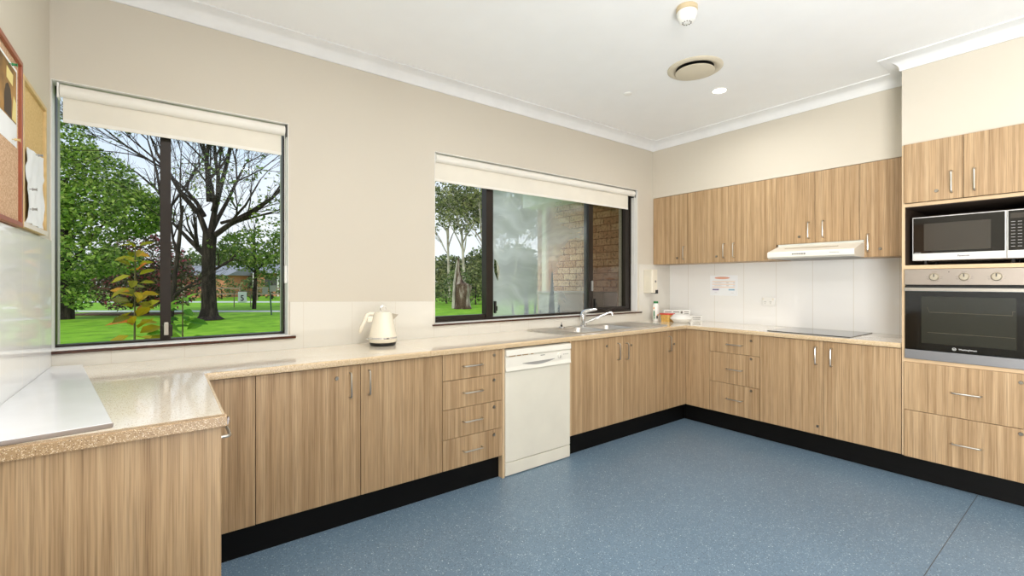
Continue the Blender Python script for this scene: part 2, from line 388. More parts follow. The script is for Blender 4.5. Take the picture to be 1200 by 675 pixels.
# cornice swept round the ceiling with mitred corners
def sweep(path, prof, name, mat):
    mb = MB(); n = len(path); rows = []
    for i, p in enumerate(path):
        p = Vector(p)
        def nrm(a, b):
            t = (Vector(b) - Vector(a)).normalized(); return Vector((t.y, -t.x))
        n1 = nrm(path[i - 1], path[i]) if i > 0 else nrm(path[i], path[i + 1])
        n2 = nrm(path[i], path[i + 1]) if i < n - 1 else n1
        m = (n1 + n2) / (1 + n1.dot(n2))
        rows.append([mb.v(p.x + m.x * o, p.y + m.y * o, z) for (o, z) in prof])
    k = len(prof)
    for A, B in zip(rows, rows[1:]):
        for j in range(k): mb.face([A[j], A[(j + 1) % k], B[(j + 1) % k], B[j]])
    mb.face(rows[0]); mb.face(rows[-1][::-1])
    return struct(mb.build(name, mat, smooth=True))
prof = [(0.0, CEIL), (0.0, 2.722), (0.010, 2.722)] + [(0.010 + 0.088 * (1 - math.cos(a)), 2.728 + 0.064 * math.sin(a)) for a in [PI / 2 * k / 8 for k in range(1, 9)]] + [(0.105, 2.792), (0.105, CEIL)]
sweep([(0.0, YB), (0.0, 0.0), (XU, 0.0), (XU, -2.181), (XT, -2.181), (XT, YB)], prof, 'trim_2', M['cornice'])

# tiled splashbacks
t = MB()
t.box(0.0, 1.045, -0.008, 0, TT, 0.966)
t.prism([(1.045, TT), (2.022, TT), (2.022, 1.166), (1.045, 1.188)], 'd', -0.008, 0)
t.box(2.022, 4.425, -0.008, 0, TT, 0.984)
t.box(4.425, XR, -0.008, 0, TT, 1.4965)
struct(t.build('trim_3', M['tile_back']))
struct(MB().box(XR - 0.008, XR, -2.178, -0.008, TT, 1.4965).build('trim_4', M['tile_right']))
struct(MB().box(0, 0.008, -3.6, -0.012, TT, 1.503).build('trim_5', M['tile_left']))
struct(MB().box(4.3985, 4.4048, -0.0012, 0.079, 1.0015, 1.4970).build('trim_6', M['tile_right']))     # tiled window reveal

# ------------------------------------------------------------------ windows
def frame_rect(mb, x0, x1, z0, z1, y0, y1, t):
    mb.box(x0, x1, y0, y1, z0, z0 + t); mb.box(x0, x1, y0, y1, z1 - t, z1)
    mb.box(x0, x0 + t, y0, y1, z0 + t, z1 - t); mb.box(x1 - t, x1, y0, y1, z0 + t, z1 - t)
def window_one():
    x0, x1, z0, z1 = W1
    f = MB(); f.box(x0, x1, 0.09, 0.15, z0 + 0.0005, z0 + 0.013); f.box(x0, x1, 0.09, 0.15, z1 - 0.02, z1 - 0.0005); f.box(x0 + 0.0005, x0 + 0.004, 0.09, 0.15, z0 + 0.013, z1 - 0.02); f.box(x1 - 0.014, x1 - 0.0005, 0.09, 0.15, z0 + 0.013, z1 - 0.02)
    f.box(0.415, 0.463, 0.085, 0.145, z0 + 0.013, z1 - 0.018)
    f.box(0.425, 0.470, 0.072, 0.085, 1.012, 1.075)                       # base of the sliding sash stile
    w = struct(f.build('window_1', M['alu'], bevel=0.002))
    rv = MB(); rv.box(x0, x1, 0, 0.09, z0 + 0.0002, z0 + 0.002); rv.box(x1 - 0.003, x1 - 0.0002, -0.0012, 0.09, z0, z1 - 0.0002); rv.box(x0 + 0.0002, x0 + 0.002, -0.0012, 0.09, z0, z1 - 0.0002); rv.box(x0 + 0.002, x1 - 0.003, -0.0012, 0.09, z1 - 0.003, z1 - 0.0002)
    rv.build('window_reveal', M['reveal'], w)
    MB().box(x0 + 0.004, 0.415, 0.118, 0.122, z0 + 0.013, z1 - 0.018).build('window_pane', M['glass'], w)
    MB().box(0.463, x1 - 0.014, 0.108, 0.112, z0 + 0.013, z1 - 0.018).build('window_pane', M['glass'], w)
    s = MB(); s.box(x0, 1.076, -0.022, 0.0, 0.966, 0.981)
    s.build('window_sill', M['silltimber'], w, bevel=0.002)
    s = MB(); s.box(x0, 1.05, -0.016, 0.0, 0.981, 0.986); s.build('sill_board', M['reveal'], w)
    l = MB(); l.box(0.432, 0.452, 0.062, 0.085, 1.02, 1.09); l.build('window_latch', M['steel'], w, bevel=0.003)
    c = MB(); c.tube([(1.030, 0.03, 2.2), (1.030, 0.03, 1.42), (1.026, 0.03, 1.33), (1.020, 0.03, 1.42), (1.020, 0.03, 2.2)], 0.0022, 6)
    return w
def window_two():
    x0, x1, z0, z1 = W2
    f = MB(); frame_rect(f, x0, x1, z0, z1, 0.08, 0.15, 0.020)
    f.box(2.542, 2.610, 0.075, 0.145, z0 + 0.020, z1 - 0.020)
    f.box(3.750, 3.800, 0.075, 0.145, z0 + 0.020, z1 - 0.020)
    f.box(2.050, 2.542, 0.09, 0.14, z0 + 0.020, z0 + 0.045); f.box(3.80, x1 - 0.02, 0.09, 0.14, z0 + 0.020, z0 + 0.052)
    f.box(4.318, 4.385, 0.09, 0.14, z0 + 0.05, z1 - 0.02); f.box(3.80, 3.825, 0.09, 0.14, z0 + 0.05, z1 - 0.02)
    w = struct(f.build('window_2', M['alu'], bevel=0.002))
    rv = MB(); rv.box(x1 - 0.003, x1 - 0.0002, -0.0012, 0.08, 1.4975, z1 - 0.0002); rv.box(x0 + 0.0002, x0 + 0.003, -0.0012, 0.08, z0, z1 - 0.0002); rv.box(x0 + 0.003, x1 - 0.003, -0.0012, 0.08, z1 - 0.003, z1 - 0.0002)
    rv.build('window_reveal', M['reveal'], w)
    MB().box(2.050, 2.542, 0.118, 0.122, z0 + 0.045, z1 - 0.020).build('window_pane', M['glass'], w)
    MB().box(2.610, 3.750, 0.108, 0.112, z0 + 0.020, z1 - 0.020).build('window_pane', M['glass'], w)
    MB().box(3.825, 4.318, 0.118, 0.122, z0 + 0.052, z1 - 0.020).build('window_pane', M['screenglass'], w)['label'] = 'pane darkened by an insect screen'
    # cloudy film on the middle pane with a leaf-shaped tear in it
    tear = [(2.640, 1.500), (2.664, 1.486), (2.690, 1.440), (2.696, 1.392), (2.688, 1.352), (2.676, 1.318), (2.660, 1.350), (2.642, 1.388), (2.636, 1.440)]
    hz = MB(); bm = hz.bm
    out = [(2.611, z0 + 0.02), (3.749, z0 + 0.02), (3.749, z1 - 0.02), (2.611, z1 - 0.02)]
    def loop(pts):
        vs = [bm.verts.new((x, 0.103, z)) for x, z in pts]
        return [bm.edges.new((vs[i], vs[(i + 1) % len(vs)])) for i in range(len(vs))]
    bmesh.ops.triangle_fill(bm, use_beauty=True, edges=loop(out) + loop(tear))
    hz.build('cloudy_film', M['haze'], w)['label'] = 'cloudy white film with a leaf-shaped tear'
    s = MB(); s.box(2.006, 4.455, -0.022, 0.0, 0.984, 0.996); s.box(2.03, 4.405, 0.0, 0.08, 0.986, 0.9965)
    s.build('window_sill', M['silltimber'], w, bevel=0.002)
    s = MB(); s.box(2.03, 3.74, -0.010, 0.06, 0.997, 1.0015); s.build('sill_board', M['reveal'], w)
    for (lx, lz) in ((2.612, 1.05), (3.812, 1.045)):
        l = MB(); l.box(lx, lx + 0.018, 0.055, 0.075, lz, lz + 0.10); l.box(lx - 0.004, lx + 0.022, 0.045, 0.056, lz + 0.02, lz + 0.06); l.build('window_latch', M['black'], w, bevel=0.003)
    l = MB(); l.box(3.776, 3.794, 0.055, 0.075, 1.22, 1.32); l.build('window_handle', M['grey'], w, bevel=0.004)
    return w
window_one(); window_two()

def roller_blind(x0, x1, zb, ztop, fx0, fx1, label, chain_x, chain_z, cleat):
    t = thing('roller_blind', ((x0 + x1) / 2, 0.045, ztop), label, 'blind', 'roller blinds')
    MB().lathe((x0 + 0.012, 0.036, ztop - 0.034), [(0.030, 0), (0.030, x1 - x0 - 0.024)], 'u', 24).build('roller_tube', M['blindtube'], t, smooth=True)
    MB().box(fx0, fx1, 0.045, 0.047, zb + 0.018, ztop - 0.055).build('blind_fabric', M['blind'], t)
    MB().box(fx0, fx1, 0.041, 0.051, zb, zb + 0.020).build('bottom_rail', M['blindtube'], t, bevel=0.003)
    for xb in (x0 + 0.002, x1 - 0.010):
        MB().box(xb, xb + 0.008, 0.012, 0.072, ztop - 0.075, ztop - 0.002).build('bracket', M['darkgrey'] if xb > (x0 + x1) / 2 else M['whitep'], t, bevel=0.002)
    c = MB(); c.tube([(chain_x, 0.020, ztop - 0.04), (chain_x, 0.018, chain_z + 0.04), (chain_x - 0.004, 0.018, chain_z), (chain_x - 0.008, 0.018, chain_z + 0.04), (chain_x - 0.008, 0.020, ztop - 0.04)], 0.0018, 6)
    c.build('pull_chain', M['whitep'], t)
    if cleat:
        MB().box(chain_x - 0.010, chain_x + 0.006, 0.008, 0.030, chain_z + 0.0, chain_z + 0.11).build('chain_holder', M['whitep'], t, bevel=0.006)
    return t
roller_blind(0.020, 1.034, 2.086, 2.270, 0.040, 1.006, 'cream roller blind partly lowered over the window with the big garden trees', 1.028, 1.30, True)
roller_blind(2.036, 4.392, 2.066, 2.272, 2.046, 4.304, 'wide cream roller blind partly lowered over the window above the sink', 4.380, 1.38, False)

# ------------------------------------------------------------------ cabinets
def handle(T, u, d, z, length, vertical, parent):
    r = 0.0048; so = 0.030; h = length / 2
    pts = [(-h, 0), (-h, so - 0.010), (-h + 0.004, so - 0.003), (-h + 0.012, so), (h - 0.012, so), (h - 0.004, so - 0.003), (h, so - 0.010), (h, 0)]
    mb = MB(T)
    mb.tube([(u, d + o, z + a) if vertical else (u + a, d + o, z) for a, o in pts], r, 8)
    o = mb.build('handle', M['steel'], parent, smooth=True)
    return o
def lock(T, u, d, z, parent):
    mb = MB(T); mb.lathe((u, d, z), [(0.0105, 0), (0.0105, 0.003), (0.009, 0.006), (0.003, 0.006), (0.003, 0.0045)], 'd', 16)
    return mb.build('lock', M['lock'], parent, smooth=True)
G_ = 0.0015
def door(T, u0, u1, d, z0, z1, parent, hu=None, hz=None, lk=None, name='door', th=0.018, hl=0.132, vert=True):
    o = MB(T).box(u0 + G_, u1 - G_, d - th, d, z0 + G_, z1 - G_).build(name, M['wood'], parent, bevel=0.0012)
    if hu is not None: handle(T, hu, d, hz, hl, vert, o)
    if lk: lock(T, lk[0], d, lk[1], o)
    return o
def carcass(T, u0, u1, d1, z0, z1, parent, open_top=False, t=0.016, d0=0.02, front=True, inner=None):
    mb = MB(T)
    mb.box(u0, u0 + t, d0, d1, z0, z1); mb.box(u1 - t, u1, d0, d1, z0, z1)
    mb.box(u0 + t, u1 - t, d0, d1, z0, z0 + t); mb.box(u0 + t, u1 - t, d0, d0 + t, z0 + t, z1)
    if not open_top: mb.box(u0 + t, u1 - t, d0 + t, d1, z1 - t, z1)
    if front: mb.box(u0 + t, u1 - t, d1 - 0.02, d1 - 0.004, z0 + t, z1 - (0 if open_top else t))
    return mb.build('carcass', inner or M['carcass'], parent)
DW_ = 0.58; DT = 0.866
# peninsula unit on the pinboard wall
t = thing('base_cabinet', (0.28, -0.98, 0), 'oak laminate end cabinet under the worktop return, in front of the pinboard wall', 'cabinet', 'oak base cabinets')
MB().box(0.001, 0.570, -1.392, -1.374, 0.0, DT).build('end_panel', M['wood'], t, bevel=0.001)
MB().box(0.02, 0.550, -1.374, -0.60, CAB0, DT).build('carcass', M['carcass'], t)
MB().box(0.02, 0.520, -1.374, -0.60, 0.0, CAB0).build('kickboard', M['kick'], t)
dd = MB().box(0.552, 0.570, -1.372, -0.985, CAB0, DT - 0.002).build('door', M['wood'], t, bevel=0.0012)
FR_ = lambda u, d, z: (d, u, z)
handle(FR_, -1.265, 0.570, 0.815, 0.132, False, dd)
dd = MB().box(0.552, 0.570, -0.982, -0.605, CAB0, DT - 0.002).build('door', M['wood'], t, bevel=0.0012)
# two-door unit beside the peninsula
t = thing('base_cabinet', (1.18, -0.3, CAB0), 'oak two-door base cabinet under the worktop, between the return and the drawer stack', 'cabinet', 'oak base cabinets')
carcass(FW_, 0.575, 1.777, 0.560, CAB0, DT, t)
MB(FW_).box(0.574, 0.7765, 0.562, 0.580, CAB0, DT - 0.003).build('filler_panel', M['wood'], t, bevel=0.0012)
door(FW_, 0.778, 1.279, DW_, CAB0, DT - 0.002, t, 1.222, 0.760, (1.154, 0.803))
door(FW_, 1.279, 1.778, DW_, CAB0, DT - 0.002, t, 1.323, 0.762)
# four-drawer unit
t = thing('drawer_unit', (2.01, -0.3, CAB0), 'oak stack of four locking drawers next to the white dishwasher', 'drawer unit', 'oak drawer units')
carcass(FW_, 1.780, 2.2285, 0.560, CAB0, DT, t)
zz = [0.866, 0.702, 0.525, 0.343, CAB0]
for i in range(4):
    z1, z0 = zz[i], zz[i + 1]
    door(FW_, 1.779, 2.227, DW_, z0, z1, t, 1.992, (z0 + z1) / 2 + (0.004 if i else 0.0), (2.160, z1 - 0.036), name='drawer', hl=0.138, vert=False)
MB(FW_).box(2.2295, 2.2475, 0.02, 0.579, 0.0, DT).build('end_panel', M['edge'], t, bevel=0.001)
# sink cabinet
t = thing('base_cabinet', (3.55, -0.3, CAB0), 'oak base cabinet below the steel sink, with three doors', 'cabinet', 'oak base cabinets')
carcass(FW_, 2.868, 4.388, 0.560, CAB0, DT, t, open_top=True)
MB(FW_).box(2.857, 2.8665, 0.02, 0.579, CAB0, DT).build('end_panel', M['edge'], t, bevel=0.001)
door(FW_, 2.867, 3.465, DW_, CAB0, DT - 0.002, t, 3.391, 0.742, (3.260, 0.796))
door(FW_, 3.465, 4.061, DW_, CAB0, DT - 0.002, t, 3.499, 0.735, (3.565, 0.778))
door(FW_, 4.061, 4.388, DW_, CAB0, DT - 0.002, t, 4.100, 0.748, (4.185, 0.738))
# cooking wall: corner panel + three drawers
DC = XR - XT
t = thing('drawer_unit', (XT + 0.3, -0.92, CAB0), 'oak three-drawer unit with plain corner panel, beside the sink corner', 'drawer unit', 'oak drawer units')
carcass(FC_, 0.604, 1.257, DC - 0.020, CAB0, DT, t)
MB(FC_).box(0.585, 0.8155, DC - 0.018, DC, CAB0, DT - 0.003).build('corner_panel', M['wood'], t, bevel=0.0012)
for (z0, z1, hz, lz) in ((0.686, 0.866, 0.765, 0.813), (0.420, 0.686, 0.550, 0.660), (CAB0, 0.420, 0.291, 0.392)):
    door(FC_, 0.817, 1.259, DC, z0, z1, t, 1.050, hz, (1.188, lz), name='drawer', hl=0.134, vert=False)
t = thing('base_cabinet', (XT + 0.3, -1.72, CAB0), 'oak two-door base cabinet directly below the glass cooktop', 'cabinet', 'oak base cabinets')
carcass(FC_, 1.261, 2.177, DC - 0.020, CAB0, DT, t)
door(FC_, 1.259, 1.720, DC, CAB0, DT - 0.002, t, 1.676, 0.753, (1.683, 0.219))
door(FC_, 1.720, 2.178, DC, CAB0, DT - 0.002, t, 1.776, 0.751)
# upper cabinets
DU = XR - XU
def upper(u0, u1, doors, z0, label):
    t = thing('wall_cabinet', (XU + 0.15, -(u0 + u1) / 2, z0), label, 'cabinet', 'oak wall cabinets')
    carcass(FC_, u0, u1, DU - 0.020, z0, 2.213, t, d0=0.002, inner=M['wood'])
    for (a, b, hu, lk) in doors: door(FC_, a, b, DU, z0, 2.212, t, hu, z0 + 0.108, lk)
    return t
upper(0.010, 0.409, [(0.002, 0.410, 0.378, (0.295, 1.556))], 1.4965, 'single-door oak wall cabinet in the corner above the soap dispenser')
upper(0.411, 1.260, [(0.410, 0.839, 0.799, (0.719, 1.555)), (0.839, 1.261, 0.893, None)], 1.4965, 'double-door oak wall cabinet above the notice and power outlet')
upper(1.262, 1.859, [(1.261, 1.559, 1.517, (1.442, 1.687)), (1.559, 1.860, 1.622, None)], 1.628, 'short double-door oak wall cabinet above the range hood')
upper(1.861, 2.178, [(1.860, 2.179, 1.919, (1.989, 1.556))], 1.4965, 'narrow oak wall cabinet between the range hood and the oven tower')
# oven tower
U0, U1 = 2.181, 2.806
t = thing('oven_cabinet', (XT + 0.3, -(U0 + U1) / 2, CAB0), 'tall oak tower cabinet holding the microwave and built-in oven', 'cabinet')
mb = MB(FC_)
mb.box(U0, U0 + 0.016, 0.002, DC, CAB0, 2.219); mb.box(U1 - 0.016, U1, 0.002, DC, CAB0, 2.219)
for (z0, z1) in ((CAB0, CAB0 + 0.016), (0.780, 0.803), (1.394, 1.419), (1.806, 1.828), (2.203, 2.219)):
    mb.box(U0 + 0.016, U1 - 0.016, 0.02, DC, z0, z1)
mb.build('carcass', M['edge'], t, bevel=0.0008)
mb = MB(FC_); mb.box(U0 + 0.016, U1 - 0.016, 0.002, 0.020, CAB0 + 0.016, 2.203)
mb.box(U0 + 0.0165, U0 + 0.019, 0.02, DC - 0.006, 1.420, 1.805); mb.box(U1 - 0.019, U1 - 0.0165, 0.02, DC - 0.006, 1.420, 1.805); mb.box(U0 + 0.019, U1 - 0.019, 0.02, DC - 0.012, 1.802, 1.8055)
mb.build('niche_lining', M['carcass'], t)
zt = 2.219
um = 2.481
door(FC_, U0 + 0.014, um, DC + 0.018, 1.829, zt, t, 2.430, 1.935, (2.357, 1.890))
door(FC_, um, U1, DC + 0.018, 1.829, zt, t, 2.532, 1.933)
for (z0, z1, hz, lz) in ((0.465, 0.781, 0.620, 0.731), (CAB0, 0.465, 0.304, 0.436)):
    door(FC_, U0 + 0.014, U1, DC + 0.018, z0, z1, t, 2.496, hz, (2.720, lz), name='drawer', hl=0.132, vert=False)
# kickboards
k = MB(FW_); k.box(0.571, 2.229, 0.02, 0.534, 0, CAB0 - 0.0005); struct(k.build('baseboard_left', M['kick']))
k = MB(FW_); k.box(2.868, 4.424, 0.02, 0.534, 0, CAB0 - 0.0005); struct(k.build('baseboard_back', M['kick']))
k = MB(FC_); k.box(0.536, 2.81, 0.02, XR - 4.424, 0, CAB0 - 0.0005); struct(k.build('baseboard_right', M['kick']))

# ------------------------------------------------------------------ worktops (rounded front edge)
def edge_profile(u_front, zt=TT, zb=TB, r=0.010):
    """2-D outline of the rounded nose: (distance out, z)"""
    pts = [(u_front - 0.011, zb), (u_front - 0.003, zb)]
    pts += [(u_front - r + r * math.sin(a), zt - r + r * math.cos(a)) for a in [PI / 2 * k / 5 for k in range(5, -1, -1)]]
    pts += [(u_front - 0.011, zt)]
    return pts
def worktop_left():
    t = thing('worktop', (0.9, -0.3, TB), 'speckled beige worktop with a return along the pinboard wall, holding the kettle', 'worktop', 'speckled worktops')
    mb = MB(); mb.box(0.009, 0.573, -1.380, -0.009, TB, TT); mb.box(0.573, 1.690, -0.589, -0.009, TB, TT)
    mb.build('worktop_slab', M['top'], t)
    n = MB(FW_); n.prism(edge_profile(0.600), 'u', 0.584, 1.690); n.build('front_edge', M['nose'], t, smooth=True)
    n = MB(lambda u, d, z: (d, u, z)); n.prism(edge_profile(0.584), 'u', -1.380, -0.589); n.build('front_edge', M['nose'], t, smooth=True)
    n = MB(lambda u, d, z: (u, -d, z)); n.prism([(0.009, TB), (0.009, TT), (0.584, TT), (0.584, TB)], 'd', 1.380, 1.410)
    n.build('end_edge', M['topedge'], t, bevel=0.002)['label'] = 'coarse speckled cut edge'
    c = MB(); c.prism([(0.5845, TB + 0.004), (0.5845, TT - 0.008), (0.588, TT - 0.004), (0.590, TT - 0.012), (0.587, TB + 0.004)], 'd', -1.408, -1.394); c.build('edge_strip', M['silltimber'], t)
    return t
def worktop_right():
    t = thing('worktop', (3.4, -0.3, TB), 'speckled beige L-shaped worktop holding the sink and cooktop', 'worktop', 'speckled worktops')
    hx0, hx1, hy0, hy1 = 3.070, 3.790, -0.475, -0.105
    mb = MB(); e = 1.692
    mb.box(e, hx0, -0.589, -0.009, TB, TT); mb.box(hx0, hx1, -0.589, hy0, TB, TT); mb.box(hx0, hx1, hy1, -0.009, TB, TT)
    mb.box(hx1, XR - 0.009, -0.589, -0.009, TB, TT); mb.box(4.362, XR - 0.009, -2.178, -0.589, TB, TT)
    mb.build('worktop_slab', M['top'], t)
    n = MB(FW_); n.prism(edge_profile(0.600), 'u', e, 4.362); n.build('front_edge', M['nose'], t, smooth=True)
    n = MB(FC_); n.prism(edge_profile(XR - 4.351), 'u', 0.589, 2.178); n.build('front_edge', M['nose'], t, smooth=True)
    return t
worktop_left(); worktop_right()
# white panel lying on the return
t = thing('preparation_board', (0.16, -0.7, TT), 'large white tapering board lying on the worktop return against the pinboard wall', 'board')
out = [(0.010, -0.030), (0.118, -0.045), (0.314, -1.345), (0.010, -1.388)]
mb = MB(); mb.prism(out, 'z', TT + 0.001, TT + 0.013); mb.build('board_panel', M['board'], t, bevel=0.002)
mb = MB(); mb.prism([(0.010, -1.3885), (0.316, -1.3455), (0.314, -1.353), (0.010, -1.397)], 'z', TT + 0.001, TT + 0.012); mb.build('front_strip', M['boardedge'], t, bevel=0.001)

# ------------------------------------------------------------------ sink and tap
def rrect(x0, x1, y0, y1, r, n=5):
    pts = []; sq = []
    for (cx, cy, a0) in ((x1 - r, y1 - r, 0), (x0 + r, y1 - r, PI / 2), (x0 + r, y0 + r, PI), (x1 - r, y0 + r, 3 * PI / 2)):
        for k in range(n + 1):
            a = a0 + PI / 2 * k / n; c, s = math.cos(a), math.sin(a)
            pts.append((cx + r * c, cy + r * s)); m = max(abs(c), abs(s)); sq.append((cx + r * c / m, cy + r * s / m))
    return pts, sq
t = thing('kitchen_sink', (3.53, -0.27, TT), 'stainless steel double-bowl sink with drainers set in the worktop', 'sink')
SX0, SX1, SY0, SY1 = 2.870, 4.200, -0.500, -0.045
B1 = (3.085, 3.405, -0.455, -0.125); B2 = (3.465, 3.775, -0.455, -0.125)
zs = TT + 0.003
mb = MB()
mb.box(SX0, B1[0], SY0, SY1, TT + 0.0005, zs); mb.box(B2[1], SX1, SY0, SY1, TT + 0.0005, zs)
mb.box(B1[0], B2[1], SY0, B1[2], TT + 0.0005, zs); mb.box(B1[0], B2[1], B1[3], SY1, TT + 0.0005, zs); mb.box(B1[1], B2[0], B1[2], B1[3], TT + 0.0005, zs)
frame_rim = 0.008
mb.box(SX0, SX1, SY1 - 0.012, SY1, zs, zs + 0.005); mb.box(SX0, SX1, SY0, SY0 + 0.012, zs, zs + 0.005)
mb.box(SX0, SX0 + 0.012, SY0 + .012, SY1 - .012, zs, zs + 0.005); mb.box(SX1 - 0.012, SX1, SY0 + .012, SY1 - .012, zs, zs + 0.005)
for i in range(7):
    yy = -0.13 - i * 0.05
    mb.box(SX0 + 0.03, B1[0] - 0.02, yy - 0.006, yy + 0.006, zs, zs + 0.0025); mb.box(B2[1] + 0.03, SX1 - 0.03, yy - 0.006, yy + 0.006, zs, zs + 0.0025)
mb.build('sink_top', M['sink'], t, bevel=0.001)
for b in (B1, B2):
    mb = MB(); rings = []
    pts, sq = rrect(*b, 0.05)
    rings.append([mb.v(x, y, zs) for x, y in sq]); rings.append([mb.v(x, y, zs) for x, y in pts])
    for (ins, z, r) in ((0.004, zs - 0.012, 0.05), (0.012, 0.775, 0.05), (0.03, 0.752, 0.05), (0.06, 0.748, 0.04)):
        p, _ = rrect(b[0] + ins, b[1] - ins, b[2] + ins, b[3] - ins, r); rings.append([mb.v(x, y, z) for x, y in p])
    for A, B in zip(rings, rings[1:]):
        for k in range(len(A)): mb.face([A[k], A[(k + 1) % len(A)], B[(k + 1) % len(A)], B[k]])
    mb.face(rings[-1])
    o = mb.build('bowl', M['sink'], t, smooth=True)
    MB().lathe(((b[0] + b[1]) / 2, (b[2] + b[3]) / 2, 0.7485), [(0.04, 0), (0.04, 0.002), (0.03, 0.001), (0.005, 0.0005)]).build('drain', M['chrome'], o, smooth=True)
t = thing('mixer_tap', (3.50, -0.085, zs), 'chrome lever mixer tap standing behind the sink bowls', 'tap')
MB().lathe((3.50, -0.085, zs), [(0.032, 0), (0.032, 0.008), (0.028, 0.012), (0.027, 0.09), (0.028, 0.10), (0.023, 0.112), (0.006, 0.118)], n=24).build('tap_body', M['chrome'], t, smooth=True)
MB().tube([(3.50, -0.085, zs + 0.105), (3.503, -0.092, zs + 0.125), (3.515, -0.110, zs + 0.140), (3.545, -0.150, zs + 0.152), (3.575, -0.190, zs + 0.158)], [0.024, 0.024, 0.020, 0.015, 0.011], 12).build('lever', M['chrome'], t, smooth=True)
MB().tube([(3.512, -0.100, zs + 0.030), (3.56, -0.150, zs + 0.062), (3.64, -0.235, zs + 0.116), (3.668, -0.264, zs + 0.131), (3.680, -0.276, zs + 0.124), (3.684, -0.280, zs + 0.104)], [0.014, 0.012, 0.011, 0.012, 0.013, 0.013], 12).build('spout', M['chrome'], t, smooth=True)
t = thing('sink_plug', (3.235, -0.082, zs), 'small black and chrome sink plug on the sink ledge beside the tap', 'plug')
MB().lathe((3.235, -0.082, zs), [(0.026, 0), (0.030, 0.006), (0.026, 0.012), (0.008, 0.017)], n=20).build('plug_base', M['chrome'], t, smooth=True)
MB().lathe((3.235, -0.082, zs + 0.017), [(0.006, 0), (0.010, 0.004), (0.010, 0.010), (0.003, 0.013), (0.003, 0.030)], n=16).build('knob', M['black'], t, smooth=True)

# ------------------------------------------------------------------ dishwasher
t = thing('dishwasher', (2.552, -0.3, 0), 'cream white freestanding dishwasher between drawer stack and sink cabinet', 'dishwasher')
a0, a1 = 2.2525, 2.8525
MB(FW_).box(a0 + 0.004, a1 - 0.004, 0.03, 0.555, 0.012, 0.835).build('casing', M['dw'], t, bevel=0.003)
lid = MB(FW_); lid.prism([(0.03, 0.836), (0.03, 0.856), (0.575, 0.856), (0.592, 0.850), (0.594, 0.812), (0.56, 0.812), (0.556, 0.836)], 'u', a0, a1); lid.build('top_lid', M['white'], t, bevel=0.003)
p = MB(FW_); p.prism([(0.556, 0.708), (0.592, 0.708), (0.586, 0.735), (0.586, 0.800), (0.578, 0.810), (0.556, 0.810)], 'u', a0, a1)
pan = p.build('control_panel', M['white'], t, bevel=0.002)
# curved finger scoop
sc = MB(FW_)
N = 14; top = []; bot = []
for i in range(N + 1):
    s = i / N; u = a0 + 0.14 + 0.30 * s; dip = 0.020 * math.sin(PI * s)
    top.append(sc.v(u, 0.5875, 0.752 + 0.004 * s)); bot.append(sc.v(u, 0.589, 0.752 + 0.004 * s - dip - 0.002))
for i in range(N): sc.face([top[i], top[i + 1], bot[i + 1], bot[i]])
sc.build('grip_recess', M['grey'], pan)
MB(FW_).lathe((a1 - 0.115, 0.586, 0.772), [(0.019, 0), (0.017, 0.012), (0.004, 0.014)], 'd', 24).build('dial', M['white'], pan, smooth=True)
mb = MB(FW_); mb.box(a1 - 0.117, a1 - 0.113, 0.598, 0.6005, 0.757, 0.775); mb.build('dial_mark', M['darkgrey'], pan)
for i in range(4): MB(FW_).box(a1 - 0.075 + i * 0.014, a1 - 0.068 + i * 0.014, 0.5858, 0.5866, 0.775, 0.779).build('programme_mark', M['greytext'], pan)
MB(FW_).box(a0 + 0.305, a0 + 0.345, 0.5858, 0.5866, 0.788, 0.793).build('maker_mark', M['greytext'], pan)
M['rust'] = plain('rust', (176, 132, 70), 0.8)
for (u, w) in ((0.03, 0.05), (0.10, 0.03), (0.145, 0.045), (0.22, 0.02)): MB(FW_).box(a0 + u, a0 + u + w, 0.5785, 0.5867, 0.8065, 0.8105).build('rust_stain', M['rust'], pan)
MB(FW_).box(a0, a1, 0.556, 0.580, 0.096, 0.705).build('door', M['dw'], t, bevel=0.003)
pb = MB(FW_).box(a0, a1, 0.556, 0.580, 0.006, 0.092).build('bottom_panel', M['dw'], t, bevel=0.003)
for u in (a0 + 0.06, a1 - 0.06): MB(FW_).lathe((u, 0.3, 0.0), [(0.018, 0), (0.018, 0.012)], n=12).build('foot', M['black'], t)

# ------------------------------------------------------------------ kettle
KX, KY, KZ = 1.565, -0.175, TT
kd = Vector((0.93, -0.36)).normalized()
def TK(u, d, z): return (KX + kd.x * u - kd.y * d, KY + kd.y * u + kd.x * d, KZ + z)
t = thing('electric_kettle', (KX, KY, KZ), 'cream cone-shaped electric kettle with chrome ring lid on the worktop', 'kettle')
MB(TK).lathe((0, 0, 0.0005), [(0.074, 0), (0.080, 0.004), (0.084, 0.018), (0.080, 0.021)], n=40).build('power_base', M['black'], t, smooth=True)
body = MB(TK).lathe((0, 0, 0), [(0.084, 0.022), (0.089, 0.028), (0.0915, 0.046), (0.0905, 0.060), (0.084, 0.085), (0.070, 0.150), (0.058, 0.205), (0.055, 0.210), (0.02, 0.213)], n=48).build('kettle_body', M['kettle'], t, smooth=True)
MB(TK).lathe((0, 0, 0), [(0.0905, 0.046), (0.0935, 0.047), (0.0935, 0.055), (0.0905, 0.057)], n=48).build('chrome_band', M['chrome'], body, smooth=True)
lidk = MB(TK).lathe((0, 0, 0), [(0.052, 0.2105), (0.050, 0.216), (0.03, 0.219), (0.004, 0.220)], n=40).build('lid', M['kettle'], t, smooth=True)
MB(TK).tube([(0.018 * math.cos(a), 0, 0.236 + 0.018 * math.sin(a)) for a in [2 * PI * k / 24 for k in range(25)]], 0.0022, 8, False).build('lid_ring', M['chrome'], lidk, smooth=True)
